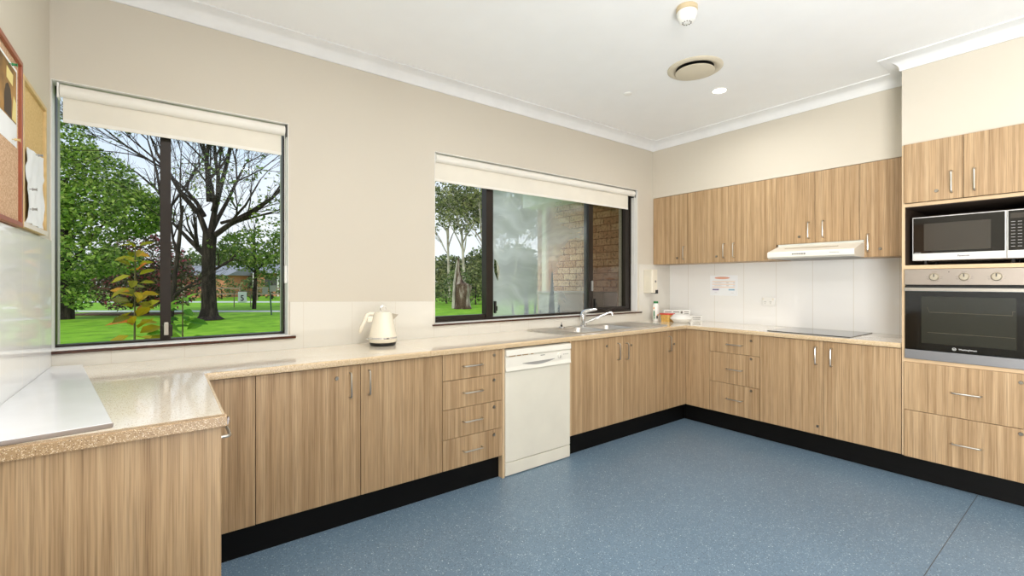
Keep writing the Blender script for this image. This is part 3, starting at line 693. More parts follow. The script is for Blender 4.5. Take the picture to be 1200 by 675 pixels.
sp = MB(TK); V = [(0.050, -0.018, 0.207), (0.050, 0.018, 0.207), (0.098, 0, 0.196), (0.066, -0.014, 0.165), (0.066, 0.014, 0.165)]
vs = [sp.v(*q) for q in V]
for f in ((0, 1, 2), (0, 2, 3), (1, 4, 2), (3, 2, 4), (0, 3, 4, 1)): sp.face([vs[i] for i in f])
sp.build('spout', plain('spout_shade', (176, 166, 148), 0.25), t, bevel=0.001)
hd = MB(TK); hd.tube([(-0.052, 0, 0.200), (-0.078, 0, 0.206), (-0.098, 0, 0.196), (-0.112, 0, 0.165), (-0.128, 0, 0.125), (-0.140, 0, 0.092), (-0.143, 0, 0.083)], [0.012, 0.013, 0.014, 0.0135, 0.013, 0.012, 0.006], 12)
hk = hd.build('handle', M['kettle'], t, smooth=True)
MB(TK).box(-0.096, -0.052, -0.010, 0.010, 0.150, 0.186).build('switch_block', M['kettle'], t, bevel=0.004)
MB(TK).tube([(-0.079, 0.0, 0.075), (-0.070, 0.0, 0.115), (-0.063, 0.0, 0.150)], [0.004, 0.004, 0.004], 8).build('water_gauge', M['grey'], t)
MB(TK).box(-0.092, -0.05, -0.012, 0.012, 0.188, 0.192).build('hinge_trim', M['steel'], hk)
MB(TK).tube([(-0.09, 0, 0.040), (-0.105, 0, 0.044)], 0.004, 8).build('toggle', M['chrome'], t)

# ------------------------------------------------------------------ cooktop, hood
t = thing('cooktop', (4.685, -1.58, TT), 'black glass cooktop set flush in the worktop below the range hood', 'cooktop')
MB().box(4.437, 4.938, -1.872, -1.289, TT + 0.0003, TT + 0.006).build('glass_plate', M['hob'], t, bevel=0.002)
t = thing('range_hood', (4.72, -1.585, 1.4985), 'white slanted slide-out range hood under the short oak cabinet', 'range hood')
u0, u1 = 1.283, 1.892
hb = MB(FC_); hb.prism([(0.009, 1.500), (0.500, 1.500), (0.526, 1.512), (0.526, 1.548), (0.518, 1.556), (0.318, 1.612), (0.318, 1.627), (0.009, 1.627)], 'u', u0, u1)
hood = hb.build('hood_body', M['white'], t, bevel=0.003)
MB(FC_).prism([(0.020, 1.4985), (0.495, 1.4985), (0.495, 1.5000), (0.020, 1.5000)], 'u', u0 + 0.02, u1 - 0.02).build('grease_filter', M['grey'], t)
ht = MB(FC_).prism([(0.3065, 1.616), (0.320, 1.6145), (0.320, 1.627), (0.3065, 1.627)], 'u', u0, u1).build('top_strip', plain('hood_strip', (206, 208, 200), 0.4), hood)
mb = MB(FC_)
for i in range(26):
    u = 1.375 + i * 0.0148
    for (dd0, dd1) in ((0.395, 0.425), ):
        z = lambda d: 1.556 + (0.518 - d) * (0.056 / 0.2) + 0.0008
        mb.quad((u, dd0, z(dd0)), (u + 0.0085, dd0, z(dd0)), (u + 0.0085, dd1, z(dd1)), (u, dd1, z(dd1)))
mb.build('vent_slots', plain('slot_shade', (150, 134, 100), 0.6), hood)
for i in range(6): MB(FC_).box(1.475 + i * 0.017, 1.484 + i * 0.017, 0.526, 0.5285, 1.528, 1.538).build('push_button', M['darkgrey'], hood)
text_mesh('Westinghouse', 0.011, FC_, 1.765, 0.5265, 1.531, M['greytext'], hood)

# ------------------------------------------------------------------ oven and microwave
t = thing('wall_oven', (XT + 0.28, -2.493, 0.804), 'built-in stainless steel and black glass oven below the microwave', 'oven')
v0, v1 = 2.199, 2.788; F = DC
MB(FC_).box(v0 + 0.004, v1 - 0.004, 0.05, F - 0.003, 0.8045, 1.392).build('oven_box', M['ovendark'], t)
cp = MB(FC_).box(v0, v1, F - 0.002, F + 0.020, 1.291, 1.392).build('control_panel', M['ovensteel'], t, bevel=0.002)
for u in (2.348, 2.486, 2.624):
    kb = MB(FC_).lathe((u, F + 0.020, 1.341), [(0.025, 0), (0.025, 0.004), (0.021, 0.016), (0.019, 0.018), (0.003, 0.0185)], 'd', 28).build('knob', plain('knob_champagne', (186, 176, 156), 0.3, metal=0.5), cp, smooth=True)
    MB(FC_).box(u - 0.003, u + 0.003, F + 0.0386, F + 0.0395, 1.341, 1.360).build('knob_mark', M['darkgrey'], kb)
    MB(FC_).box(u - 0.012, u + 0.012, F + 0.0201, F + 0.0207, 1.3715, 1.3730).build('dial_tick', M['greytext'], cp)
    for a in (-150, -120, -60, -20, 0, 180, 200):
        ca, sa = math.cos(math.radians(a)), math.sin(math.radians(a)); MB(FC_).box(u + 0.035 * ca - 0.005, u + 0.035 * ca + 0.004, F + 0.0201, F + 0.0206, 1.341 + 0.03 * sa - 0.0008, 1.341 + 0.03 * sa + 0.0008).build('dial_tick', M['greytext'], cp)
MB(FC_).lathe((2.416, F + 0.020, 1.372), [(0.003, 0), (0.003, 0.001)], 'd', 10).build('indicator', M['darkgrey'], cp)
dr = MB(FC_).box(v0 + 0.002, v1 - 0.002, F - 0.002, F + 0.018, 0.868, 1.284).build('oven_door', M['blackglass'], t, bevel=0.002)
MB(FC_).box(v0 + 0.085, v1 - 0.085, F + 0.0182, F + 0.0188, 0.915, 1.215).build('door_window', M['greyglass'], dr)
hb = MB(FC_); hb.box(v0 + 0.004, v1 - 0.004, F + 0.030, F + 0.046, 1.249, 1.272); hb.box(v0 + 0.02, v0 + 0.045, F + 0.018, F + 0.030, 1.252, 1.269); hb.box(v1 - 0.045, v1 - 0.02, F + 0.018, F + 0.030, 1.252, 1.269)
hb.build('door_handle', M['steel'], dr, bevel=0.003)
for z in (1.115, 0.985):
    MB(FC_).tube([(v0 + 0.115, F + 0.0190, z + (0.03 if z > 1.1 else 0.0)), (v0 + 0.125, F + 0.0190, z), (v1 - 0.10, F + 0.0190, z - 0.002), (v1 - 0.10, F + 0.0190, z + (0.022 if z > 1.1 else -0.002)), (v1 - 0.09, F + 0.0190, z + (0.022 if z > 1.1 else -0.002))], 0.0012, 6).build('oven_rack', plain('rack_wire', (112, 104, 86), 0.4, metal=0.6), dr)
text_mesh('Westinghouse', 0.014, FC_, 2.500, F + 0.0186, 0.886, M['silver'], dr)
MB(FC_).tube([(2.440 + 0.008 * math.cos(a), F + 0.019, 0.890 + 0.008 * math.sin(a)) for a in [2 * PI * k / 20 for k in range(21)]], 0.0012, 6, False).build('emblem', M['silver'], dr)
text_mesh('W', 0.011, FC_, 2.440, F + 0.0186, 0.886, M['silver'], dr)
MB(FC_).box(v0, v1, F - 0.002, F + 0.018, 0.806, 0.865).build('bottom_strip', plain('strip_steel', (150, 150, 152), 0.35, metal=0.7), t, bevel=0.002)

t = thing('microwave', (4.65, -2.495, 1.4195), 'silver and black countertop microwave in the niche above the oven', 'microwave')
m0, m1 = 2.224, 2.768; MF = XR - 4.420; mz0, mz1 = 1.450, 1.738
MB(FC_).box(m0 + 0.003, m1 - 0.003, 0.14, MF - 0.03, mz0, mz1).build('casing', M['silver'], t, bevel=0.004)
fr = MB(FC_).box(m0, m1, MF - 0.03, MF - 0.012, mz0, mz1).build('front_frame', M['silver'], t, bevel=0.003)
dr = MB(FC_).box(m0 + 0.001, 2.656, MF - 0.012, MF, mz0, mz1 - 0.001).build('door', M['silver'], t, bevel=0.003)
MB(FC_).box(m0 + 0.006, 2.650, MF + 0.0003, MF + 0.0014, 1.497, 1.731).build('door_glass', M['blackglass'], dr)
MB(FC_).box(m0 + 0.060, 2.592, MF + 0.0016, MF + 0.0022, 1.512, 1.690).build('door_window', M['screen'], dr)
cp = MB(FC_).box(2.659, m1 - 0.001, MF - 0.012, MF, mz0, mz1 - 0.001).build('control_panel', M['silver'], t, bevel=0.003)
MB(FC_).box(2.664, m1 - 0.005, MF + 0.0003, MF + 0.0014, 1.497, 1.731).build('panel_glass', M['blackglass'], cp)
MB(FC_).box(2.672, m1 - 0.014, MF + 0.0016, MF + 0.0022, 1.685, 1.715).build('display', M['screen'], cp)
mb = MB(FC_)
for r in range(9):
    for c in range(3): mb.box(2.675 + c * 0.027, 2.692 + c * 0.027, MF + 0.0015, MF + 0.0021, 1.664 - r * 0.0182, 1.667 - r * 0.0182)
mb.build('keypad_print', M['grey'], cp)
text_mesh('Panasonic', 0.014, FC_, 2.472, MF + 0.0003, 1.471, M['darkgrey'], dr, bold=0.0003)
MB(FC_).box(m0 + 0.012, m0 + 0.045, MF + 0.0015, MF + 0.002, 1.500, 1.504).build('door_print', M['grey'], dr)
for u in (m0 + 0.055, m1 - 0.09):
    for d in (0.2, MF - 0.06): MB(FC_).lathe((u, d, 1.4193), [(0.011, 0), (0.014, 0.031)], n=14).build('foot', M['black'], t)

# ------------------------------------------------------------------ corner items
t = thing('soap_dispenser', (4.54, -0.06, 1.19), 'cream wall-mounted soap dispenser on the tiles beside the sink window', 'dispenser')
db = MB(); db.prism([(4.495, -0.0082), (4.495, -0.100), (4.503, -0.118), (4.585, -0.118), (4.593, -0.100), (4.593, -0.0082)], 'z', 1.192, 1.440); db.build('dispenser_housing', M['cream'], t, bevel=0.006)
MB().box(4.548, 4.596, -0.1195, -0.060, 1.186, 1.226).build('push_lever', M['black'], t, bevel=0.003)
MB().box(4.540, 4.562, -0.1192, -0.1181, 1.303, 1.325).build('badge', M['greytext'], t)
t = thing('spray_bottle', (4.575, -0.105, TT), 'white bottle with a green cap standing under the soap dispenser', 'bottle')
MB().lathe((4.575, -0.105, TT), [(0.030, 0), (0.033, 0.004), (0.033, 0.150), (0.030, 0.170), (0.023, 0.178), (0.022, 0.184)], n=24).build('bottle_body', M['whitep'], t, smooth=True)
MB().lathe((4.575, -0.105, TT + 0.184), [(0.024, 0), (0.024, 0.018), (0.021, 0.021), (0.003, 0.0212)], n=24).build('cap', M['green'], t, smooth=True)
def wrap(mat, a0, a1, z0, z1, name, r=0.0335, c=(4.575, -0.105), par=None):
    mb = MB(); n = 8
    A = [mb.v(c[0] + r * math.cos(a0 + (a1 - a0) * k / n), c[1] + r * math.sin(a0 + (a1 - a0) * k / n), TT + z0) for k in range(n + 1)]
    B = [mb.v(c[0] + r * math.cos(a0 + (a1 - a0) * k / n), c[1] + r * math.sin(a0 + (a1 - a0) * k / n), TT + z1) for k in range(n + 1)]
    for k in range(n): mb.face([A[k], A[k + 1], B[k + 1], B[k]])
    return mb.build(name, mat, par)
av = math.atan2(CY + 0.105, CX - 4.575)
wrap(M['green'], av - 0.75, av - 0.35, 0.045, 0.105, 'label_print', par=t); wrap(M['green'], av - 0.7, av - 0.3, 0.025, 0.038, 'label_print', par=t)
wrap(M['orange'], av - 0.85, av - 0.45, 0.125, 0.142, 'label_print', par=t); wrap(M['orange'], av + 0.45, av + 0.9, 0.055, 0.07, 'label_print', par=t); wrap(M['darkgrey'], av + 0.1, av + 0.65, 0.025, 0.055, 'label_print', par=t)
t = thing('food_tub', (4.585, -0.235, TT), 'small yellow food tub with a red lid beside the white bottle', 'tub')
pts, _ = rrect(4.528, 4.642, -0.292, -0.178, 0.025)
mb = MB(); r0 = [mb.v(4.585 + (x - 4.585) * .86, -0.235 + (y + 0.235) * .86, TT) for x, y in pts]; r1 = [mb.v(x, y, TT + 0.072) for x, y in pts]
mb.face(r0[::-1]); mb.face(r1)
for k in range(len(r0)): mb.face([r0[k], r0[(k + 1) % len(r0)], r1[(k + 1) % len(r0)], r1[k]])
mb.build('tub_body', M['yellow'], t)
pts, _ = rrect(4.522, 4.648, -0.298, -0.172, 0.028); MB().prism(pts, 'z', TT + 0.072, TT + 0.086).build('lid', M['red'], t, bevel=0.003)
t = thing('food_container', (4.585, -0.395, TT), 'round white plastic food container with domed lid near the worktop corner', 'container')
MB().lathe((4.585, -0.395, TT), [(0.062, 0), (0.070, 0.003), (0.092, 0.030), (0.104, 0.040)], n=36).build('bowl_base', M['whitep'], t, smooth=True)
MB().lathe((4.585, -0.395, TT), [(0.106, 0.040), (0.107, 0.046), (0.100, 0.052), (0.082, 0.074), (0.070, 0.082), (0.064, 0.079), (0.004, 0.079)], n=36).build('lid', M['whitep'], t, smooth=True)
# two carton boxes behind the container
def wrap_box(c, ang, L, w, h, z, label):
    t = thing('carton_box', (c[0], c[1], z), label, 'box', 'cling wrap cartons in the worktop corner')
    ca, sa = math.cos(ang), math.sin(ang)
    T = lambda u, d, zz: (c[0] + ca * u - sa * d, c[1] + sa * u + ca * d, z + zz)
    MB(T).box(-L / 2, L / 2, -w / 2, w / 2, 0.0005, h).build('carton', M['whitep'], t, bevel=0.001)
    mb = MB(T)
    for (u0, u1, z0, z1) in ((-.46, -.20, .55, .70), (-.14, .10, .5, .66), (.14, .22, .3, .75), (.27, .46, .55, .7), (-.4, -.1, .25, .34), (.28, .45, .25, .36)):
        mb.box(u0 * L, u1 * L, -w / 2 - 0.0008, -w / 2, z0 * h, z1 * h)
    mb.build('box_print', M['greytext'], t)
    mb = MB(T); mb.box(-L / 2 + .004, L / 2 - .004, -w / 2 - 0.001, -w / 2 + 0.004, h - 0.0005, h + 0.0012); mb.build('cutter_strip', M['darkgrey'], t)
ang = -math.radians(44)
wrap_box((4.805, -0.245), ang, 0.43, 0.066, 0.058, TT, 'long white printed carton lying on the worktop behind the white container')
wrap_box((4.775, -0.215), ang, 0.27, 0.062, 0.056, TT + 0.0595, 'shorter white printed carton stacked on the long carton in the corner')

# power outlet, notice
t = thing('power_outlet', (XR - 0.02, -1.075, 1.125), 'white double power outlet on the tiles under the wall cabinets', 'outlet')
MB(FC_).box(1.020, 1.130, 0.0085, 0.034, 1.087, 1.164).build('outlet_plate', M['whitep'], t, bevel=0.003)
mb = MB(FC_)
for u in (1.048, 1.096):
    mb.box(u - 0.007, u - 0.004, 0.034, 0.0345, 1.118, 1.128); mb.box(u + 0.004, u + 0.007, 0.034, 0.0345, 1.118, 1.128); mb.box(u - 0.0015, u + 0.0015, 0.034, 0.0345, 1.104, 1.113)
mb.build('socket_slots', M['greytext'], t)
for u in (1.030, 1.118): MB(FC_).box(u - 0.005, u + 0.005, 0.034, 0.038, 1.140, 1.156).build('rocker_switch', M['cream'], t, bevel=0.001)
t = thing('wall_notice', (XR - 0.009, -0.63, 1.272), 'white printed notice with an orange oval heading taped to the tiles', 'notice')
MB(FC_).box(0.488, 0.776, 0.0085, 0.0095, 1.170, 1.376).build('paper_sheet', M['paper'], t)
ov = MB(FC_); ov.prism([(0.616 + 0.080 * math.cos(a), 1.350 + 0.012 * math.sin(a)) for a in [2 * PI * k / 28 for k in range(28)]], 'd', 0.0096, 0.0100); ov.build('oval_heading', M['oval'], t)
mb = MB(FC_)
for z in (1.313, 1.285, 1.256): mb.box(0.512, 0.750, 0.0096, 0.0100, z - 0.005, z + 0.005)
mb.build('text_lines', M['lineor'], t)
mb = MB(FC_)
for z in (1.300, 1.271): mb.box(0.535, 0.610, 0.0096, 0.0099, z - 0.002, z + 0.002); mb.box(0.66, 0.685, 0.0096, 0.0099, z - 0.004, z + 0.004); mb.box(0.73, 0.75, 0.0096, 0.0099, z - 0.003, z + 0.003)
mb.box(0.535, 0.565, 0.0096, 0.0099, 1.198, 1.202); mb.box(0.71, 0.735, 0.0096, 0.0099, 1.198, 1.202); mb.build('fine_print', plain('faint_print', (206, 206, 206), 0.7), t)
MB(FC_).box(0.514, 0.582, 0.0096, 0.0100, 1.224, 1.237).build('purple_tab', M['purple'], t); MB(FC_).box(0.684, 0.745, 0.0096, 0.0100, 1.224, 1.237).build('blue_tab', M['blue'], t)

# ------------------------------------------------------------------ pinboards
def pinboard(u0, u1, z0, z1, w, frame, cork, label):
    t = thing('pinboard', (0.01, (u0 + u1) / 2, z0), label, 'pinboard', 'pinboards')
    MB(FL_).box(u0 + w, u1 - w, 0.002, 0.012, z0 + w, z1 - w).build('cork_panel', cork, t)
    mb = MB(FL_); mb.box(u0, u1, 0.001, 0.022, z0, z0 + w); mb.box(u0, u1, 0.001, 0.022, z1 - w, z1); mb.box(u0, u0 + w, 0.001, 0.022, z0 + w, z1 - w); mb.box(u1 - w, u1, 0.001, 0.022, z0 + w, z1 - w)
    mb.build('frame', frame, t, bevel=0.002)
    return t
pinboard(-1.50, -0.648, 1.506, 2.106, 0.018, M['redwood'], M['cork'], 'cork pinboard in a red-brown wooden frame with a poster on it')
t = pinboard(-0.640, -0.213, 1.512, 2.072, 0.018, M['palewood'], M['cork2'], 'pale timber framed pinboard with a crumpled white sheet, nearest the window')
MB(FL_).box(-0.640, -0.213, 0.0225, 0.0245, 1.512, 1.530).build('lower_trim', M['whiteframe'], t)
def pin(u, z, mat, label, g, d=0.0135):
    t = thing('push_pin', (d, u, z), label, 'pin', g)
    MB(FL_).lathe((u, d, z), [(0.0015, 0), (0.0015, 0.006), (0.006, 0.007), (0.004, 0.011), (0.004, 0.018), (0.007, 0.020), (0.002, 0.021)], 'd', 12).build('pin_head', mat, t, smooth=True)
t = thing('poster', (0.013, -0.85, 1.9), 'brown and yellow picture poster pinned to the red-brown framed board', 'poster')
MB(FL_).box(-1.02, -0.690, 0.0125, 0.0130, 1.785, 2.06).build('paper_sheet', M['paper'], t)
MB(FL_).box(-1.01, -0.700, 0.0131, 0.0134, 1.865, 2.05).build('picture_print', M['paper2'], t)
mb = MB(FL_); mb.prism([(-0.83, 1.99), (-0.75, 1.985), (-0.745, 2.025), (-0.828, 2.03)], 'd', 0.0135, 0.0138); mb.prism([(-0.76, 1.87), (-0.702, 1.87), (-0.702, 1.94), (-0.74, 1.955)], 'd', 0.0135, 0.0138); mb.build('yellow_print', M['artyellow'], t)
mb = MB(FL_); mb.prism([(-0.86, 1.87), (-0.77, 1.87), (-0.765, 1.93), (-0.78, 1.965), (-0.81, 1.978), (-0.84, 1.965), (-0.858, 1.93)], 'd', 0.0135, 0.0138); mb.build('dark_print', M['artdark'], t)
pin(-0.80, 2.045, M['green'], 'green push pin at the top of the picture poster', 'push pins'); pin(-0.76, 1.80, M['palewood'], 'tan push pin at the bottom of the picture poster', 'push pins')
# crumpled sheet
t = MB(); NU, NZ = 12, 14; grid = []
for j in range(NZ + 1):
    row = []
    for i in range(NU + 1):
        s, q = i / NU, j / NZ
        u = -0.588 + 0.305 * s + 0.008 * math.sin(7 * q) * (1 - s); z = 1.532 + 0.295 * q + 0.02 * (s - 0.5) * (q > 0.9)
        d = 0.0150 + 0.010 * abs(math.sin(9 * s + 1.5 * math.sin(5 * q))) * (0.4 + 0.6 * (1 - q)) + 0.004 * rnd.random()
        row.append(t.bm.verts.new((d, u, z)))
    grid.append(row)
for j in range(NZ):
    for i in range(NU): t.face([grid[j][i], grid[j][i + 1], grid[j + 1][i + 1], grid[j + 1][i]])
tag(t.build('paper_sheet', M['paper'], None, origin=(0.015, -0.44, 1.53), smooth=True), 'crumpled blank white sheet pinned to the pale framed pinboard', 'paper')
for (u, z, l) in ((-0.47, 1.812, 'silver push pin at the top of the crumpled sheet'), (-0.575, 1.66, 'silver push pin halfway down the edge of the crumpled sheet'), (-0.572, 1.585, 'silver push pin near the bottom corner of the crumpled sheet')):
    pin(u, z, M['grey'], l, 'push pins', 0.026)

# ------------------------------------------------------------------ ceiling fittings
t = thing('ceiling_vent', (3.383, -1.27, CEIL), 'round beige air vent in the ceiling next to the lit downlight', 'vent')
vc = (3.383, -1.272, CEIL)
MB().lathe(vc, [(0.105, -0.0005), (0.182, -0.0005), (0.182, -0.006), (0.170, -0.014), (0.150, -0.016), (0.140, -0.010), (0.122, -0.002)], n=48, cap=False).build('outer_ring', M['vent'], t, smooth=True)
MB().lathe(vc, [(0.136, -0.0022), (0.136, -0.0030)], n=40).build('dark_throat', M['black'], t)
MB().lathe(vc, [(0.03, -0.004), (0.118, -0.020), (0.128, -0.026), (0.128, -0.030), (0.115, -0.034), (0.01, -0.036)], n=48).build('inner_disc', M['vent'], t, smooth=True)
t = thing('smoke_detector', (2.69, -1.645, CEIL), 'white domed smoke detector with beige base on the ceiling', 'smoke detector')
sc_ = (2.690, -1.645, CEIL)
MB().lathe(sc_, [(0.052, -0.0005), (0.055, -0.004), (0.055, -0.022), (0.050, -0.026)], n=36).build('mounting_base', M['cap'], t, smooth=True)
MB().lathe(sc_, [(0.048, -0.0265), (0.052, -0.030), (0.050, -0.056), (0.044, -0.062), (0.040, -0.078), (0.026, -0.086), (0.004, -0.087)], n=36).build('sensor_dome', M['whitep'], t, smooth=True)
mb = MB()
for k in range(10):
    a = 2 * PI * k / 10; mb.box(2.690 + 0.022 * math.cos(a) - 0.003, 2.690 + 0.022 * math.cos(a) + 0.003, -1.645 + 0.022 * math.sin(a) - 0.003, -1.645 + 0.022 * math.sin(a) + 0.003, CEIL - 0.0885, CEIL - 0.0865)
mb.build('sensor_slots', M['greytext'], t)
tag(MB().lathe((3.358, -0.713, CEIL), [(0.032, -0.0005), (0.032, -0.006), (0.028, -0.009), (0.004, -0.010)], n=28).build('sensor_cap', M['whitep'], None, origin=(3.358, -0.713, CEIL), smooth=True), 'small flat white disc on the ceiling towards the sink window', 'ceiling cap')
def downlight(x, y, label):
    t = thing('downlight', (x, y, CEIL), label, 'light', 'ceiling downlights')
    MB().lathe((x, y, CEIL), [(0.048, -0.0005), (0.060, -0.0005), (0.060, -0.004), (0.052, -0.007), (0.048, -0.004)], n=32, cap=False).build('trim_ring', M['whitep'], t, smooth=True)
    MB().lathe((x, y, CEIL), [(0.047, -0.001), (0.047, -0.003)], n=32).build('lamp_lens', M['lamp'], t)
    ld = bpy.data.lights.new('downlight_lamp', 'AREA'); ld.shape = 'DISK'; ld.size = 0.16; ld.energy = LP * 1.6; ld.color = (1.0, 0.975, 0.94); ld.spread = math.radians(165)
    lo = bpy.data.objects.new('downlight_lamp', ld); COL.objects.link(lo); lo.location = (x, y, CEIL - 0.012)
LP = 6.0
downlight(3.879, -1.180, 'lit white recessed downlight in the ceiling beside the round vent')
def area(name, loc, rot, sx, sy, e, col=(1.0, 0.98, 0.955), shape='RECTANGLE', spread=180):
    ld = bpy.data.lights.new(name, 'AREA'); ld.shape = shape; ld.size = sx; ld.size_y = sy; ld.spread = math.radians(spread); ld.energy = e; ld.color = col
    lo = bpy.data.objects.new(name, ld); COL.objects.link(lo); lo.location = loc; lo.rotation_euler = rot
for i, (x, y) in enumerate(((1.95, -1.18), (3.3, -3.3), (1.3, -3.6), (3.3, -5.2))):
    area('unseen_lamp', (x, y, CEIL - 0.02), (0, 0, 0), 0.2, 0.2, LP * (0.8, 0.35, 0.5, 0.6)[i], shape='DISK')
area('side_fill', (0.15, -4.5, 1.25), (0, math.radians(-90), math.radians(-19)), 1.5, 2.2, 245, (1.0, 0.985, 0.97))     # added soft fill lamp behind the camera, brightening the cooking wall
area('ceiling_fill', (2.2, -4.9, CEIL - 0.03), (0, 0, 0), 3.0, 2.0, 8)  # added fill lamp below the unseen part of the ceiling
area('unseen_lamp', (1.0, -1.9, CEIL - 0.02), (0, 0, 0), 0.5, 0.5, 24, shape='DISK')  # added lamp out of view, brightening the peninsula and pinboard wall
area('upward_fill', (1.1, -3.9, 0.35), (PI, 0, 0), 1.6, 1.2, 98, (1.0, 0.978, 0.955))  # added fill lamp facing up out of view, lifting the ceiling

# ------------------------------------------------------------------ outdoors
GZ = -0.30
def gpos(lat, dep): return Vector((CX, CY, 0)) + RV * lat + FV * dep
def gframe(lat, dep, z=GZ):
    b = gpos(lat, dep)
    return (b.x, b.y, z), (lambda u, d, zz: (b.x + RV.x * u + FV.x * d, b.y + RV.y * u + FV.y * d, z + zz))
g = MB(); g.box(-120, 140, 0.26, 160, GZ - 0.3, GZ); g = g.build('ground', M['lawn']); struct(g)
def strip(name, mat, d0, d1, l0, l1, h=0.01):
    _, T = gframe(0, 0); mb = MB(T); mb.box(l0, l1, d0, d1, 0.0, h); return struct(mb.build(name, mat))
strip('path', M['path'], 24.6, 25.8, -40, -9.5, 0.012); strip('road', M['path'], 36.0, 38.0, -60, -13, 0.012)
strip('garden_bed', M['mulch'], 22.0, 23.6, -21.5, -16.6, 0.05)

def foliage(T, blobs, size, mat, parent, name='foliage', seed=1, flat=0.0):
    rr = random.Random(seed); verts = []; faces = []
    for (cx, cy, cz, rx, ry, rz, n) in blobs:
        for _ in range(n):
            while True:
                p = Vector((rr.uniform(-1, 1), rr.uniform(-1, 1), rr.uniform(-1, 1)))
                if 0.05 < p.length < 1: break
            k = p.length ** 0.45 / p.length; p *= k * (0.9 + 0.15 * rr.random())
            c = Vector((cx + p.x * rx, cy + p.y * ry, cz + p.z * rz))
            a = Vector((rr.gauss(0, 1), rr.gauss(0, 1), rr.gauss(0, 0.6) - 0.3)).normalized()
            b = a.cross(Vector((rr.gauss(0, 1), rr.gauss(0, 1), rr.gauss(0, 1)))).normalized()
            s = size * rr.uniform(0.6, 1.3); i = len(verts)
            for q in (c - a * s * .5, c + b * s * .28 - a * s * .1, c + a * s * .5, c - b * s * .28 - a * s * .1): verts.append(T(*q))
            faces.append((i, i + 1, i + 2, i + 3))
    root = parent
    off = Vector(root.location) if root is not None else Vector((0, 0, 0))
    me = bpy.data.meshes.new(name); me.from_pydata([Vector(v) - off for v in verts], [], faces); me.materials.append(mat)
    o = bpy.data.objects.new(name, me); COL.objects.link(o); o.parent = parent
    return o
def branch(mb, p, d, L, r, depth, rr, tips, spread=0.6, up=0.15, n=6):
    pts = [p]; rs = [r]; q = Vector(p); d = Vector(d).normalized(); seg = 4
    for i in range(seg):
        d = (d + Vector((rr.gauss(0, .13), rr.gauss(0, .13), rr.gauss(0, .10) + up * 0.12))).normalized()
        q = q + d * L / seg; pts.append(tuple(q)); rs.append(r * (1 - 0.6 * (i + 1) / seg))
    mb.tube(pts, rs, n if depth > 1 else 4, False)
    if depth == 0: tips.append(tuple(q)); return
    kids = rr.choice((3, 4, 4)) if depth > 1 else rr.choice((4, 5))
    for k in range(kids):
        j = rr.choice((1, 2, 3, 4)) if k else 4
        base = Vector(pts[j]); a = Vector((rr.gauss(0, 1), rr.gauss(0, 1), rr.gauss(0, .7))).normalized()
        nd = (d + a * spread).normalized()
        branch(mb, tuple(base), nd, L * rr.uniform(0.55, 0.8), max(rs[j] * 0.65, 0.008), depth - 1, rr, tips, spread, up, n)
def tree(name, lat, dep, label, cat, trunk, limbs, fol, mat, leaf, barkmat, group, seed, depth=3, tip_leaves=0, tipmat=None, spread=0.6):
    loc, T = gframe(lat, dep); t = thing(name, loc, label, cat, group)
    rr = random.Random(seed); tips = []; mb = MB(T)
    if trunk: mb.tube(trunk[0], trunk[1], 10)
    for (p, d, L, r, dp) in limbs: branch(mb, p, d, L, r, dp, rr, tips, spread)
    mb.build('trunk', barkmat, t)
    if fol: foliage(T, fol, leaf, mat, t, seed=seed)
    if tip_leaves:
        tp = tips[:]; rr.shuffle(tp)
        foliage(T, [(p[0], p[1], p[2], .35, .35, .30, 9) for p in tp[:tip_leaves]], leaf, tipmat or mat, t, seed=seed + 5)
    return t
# big leafy tree (lat scale at 20 m: 0.037 m per photo pixel)
D1 = 19.9
tree('leafy_tree', -19.3, D1, 'broad dense green leafy tree on the lawn, branches hanging to the grass', 'tree',
     ([(0, 0, 0), (0.05, 0, 1.5), (-0.1, 0.1, 3.2), (0, 0, 6)], [0.32, 0.25, 0.2, 0.1]), [((0, 0, 2.2), (0.7, 0.2, 0.7), 2.6, 0.10, 2), ((0, 0, 3.0), (-0.7, 0.3, 0.8), 2.6, 0.10, 2)],
     [(-1.3, 0, 7.2, 2.3, 2.0, 2.2, 5000), (0.4, 0.2, 5.9, 2.2, 2.0, 1.7, 5000), (1.9, 0, 4.7, 2.1, 1.8, 1.4, 4200), (3.0, 0.2, 4.6, 1.3, 1.3, 0.95, 1700), (-1.7, 0, 4.4, 1.9, 1.6, 1.7, 3000), (1.1, -0.6, 2.6, 1.7, 1.3, 1.0, 2500), (-0.1, -0.2, 1.5, 1.1, 1.1, 1.0, 1200), (1.0, -0.4, .95, 0.5, .6, .6, 250), (-1.6, 0, 2.2, 0.9, 0.9, 1.2, 500), (2.3, -0.2, 2.5, 1.1, 0.9, 0.6, 800)],
     M['leaf_dark'], 0.18, M['bark'], 'garden trees', 11)
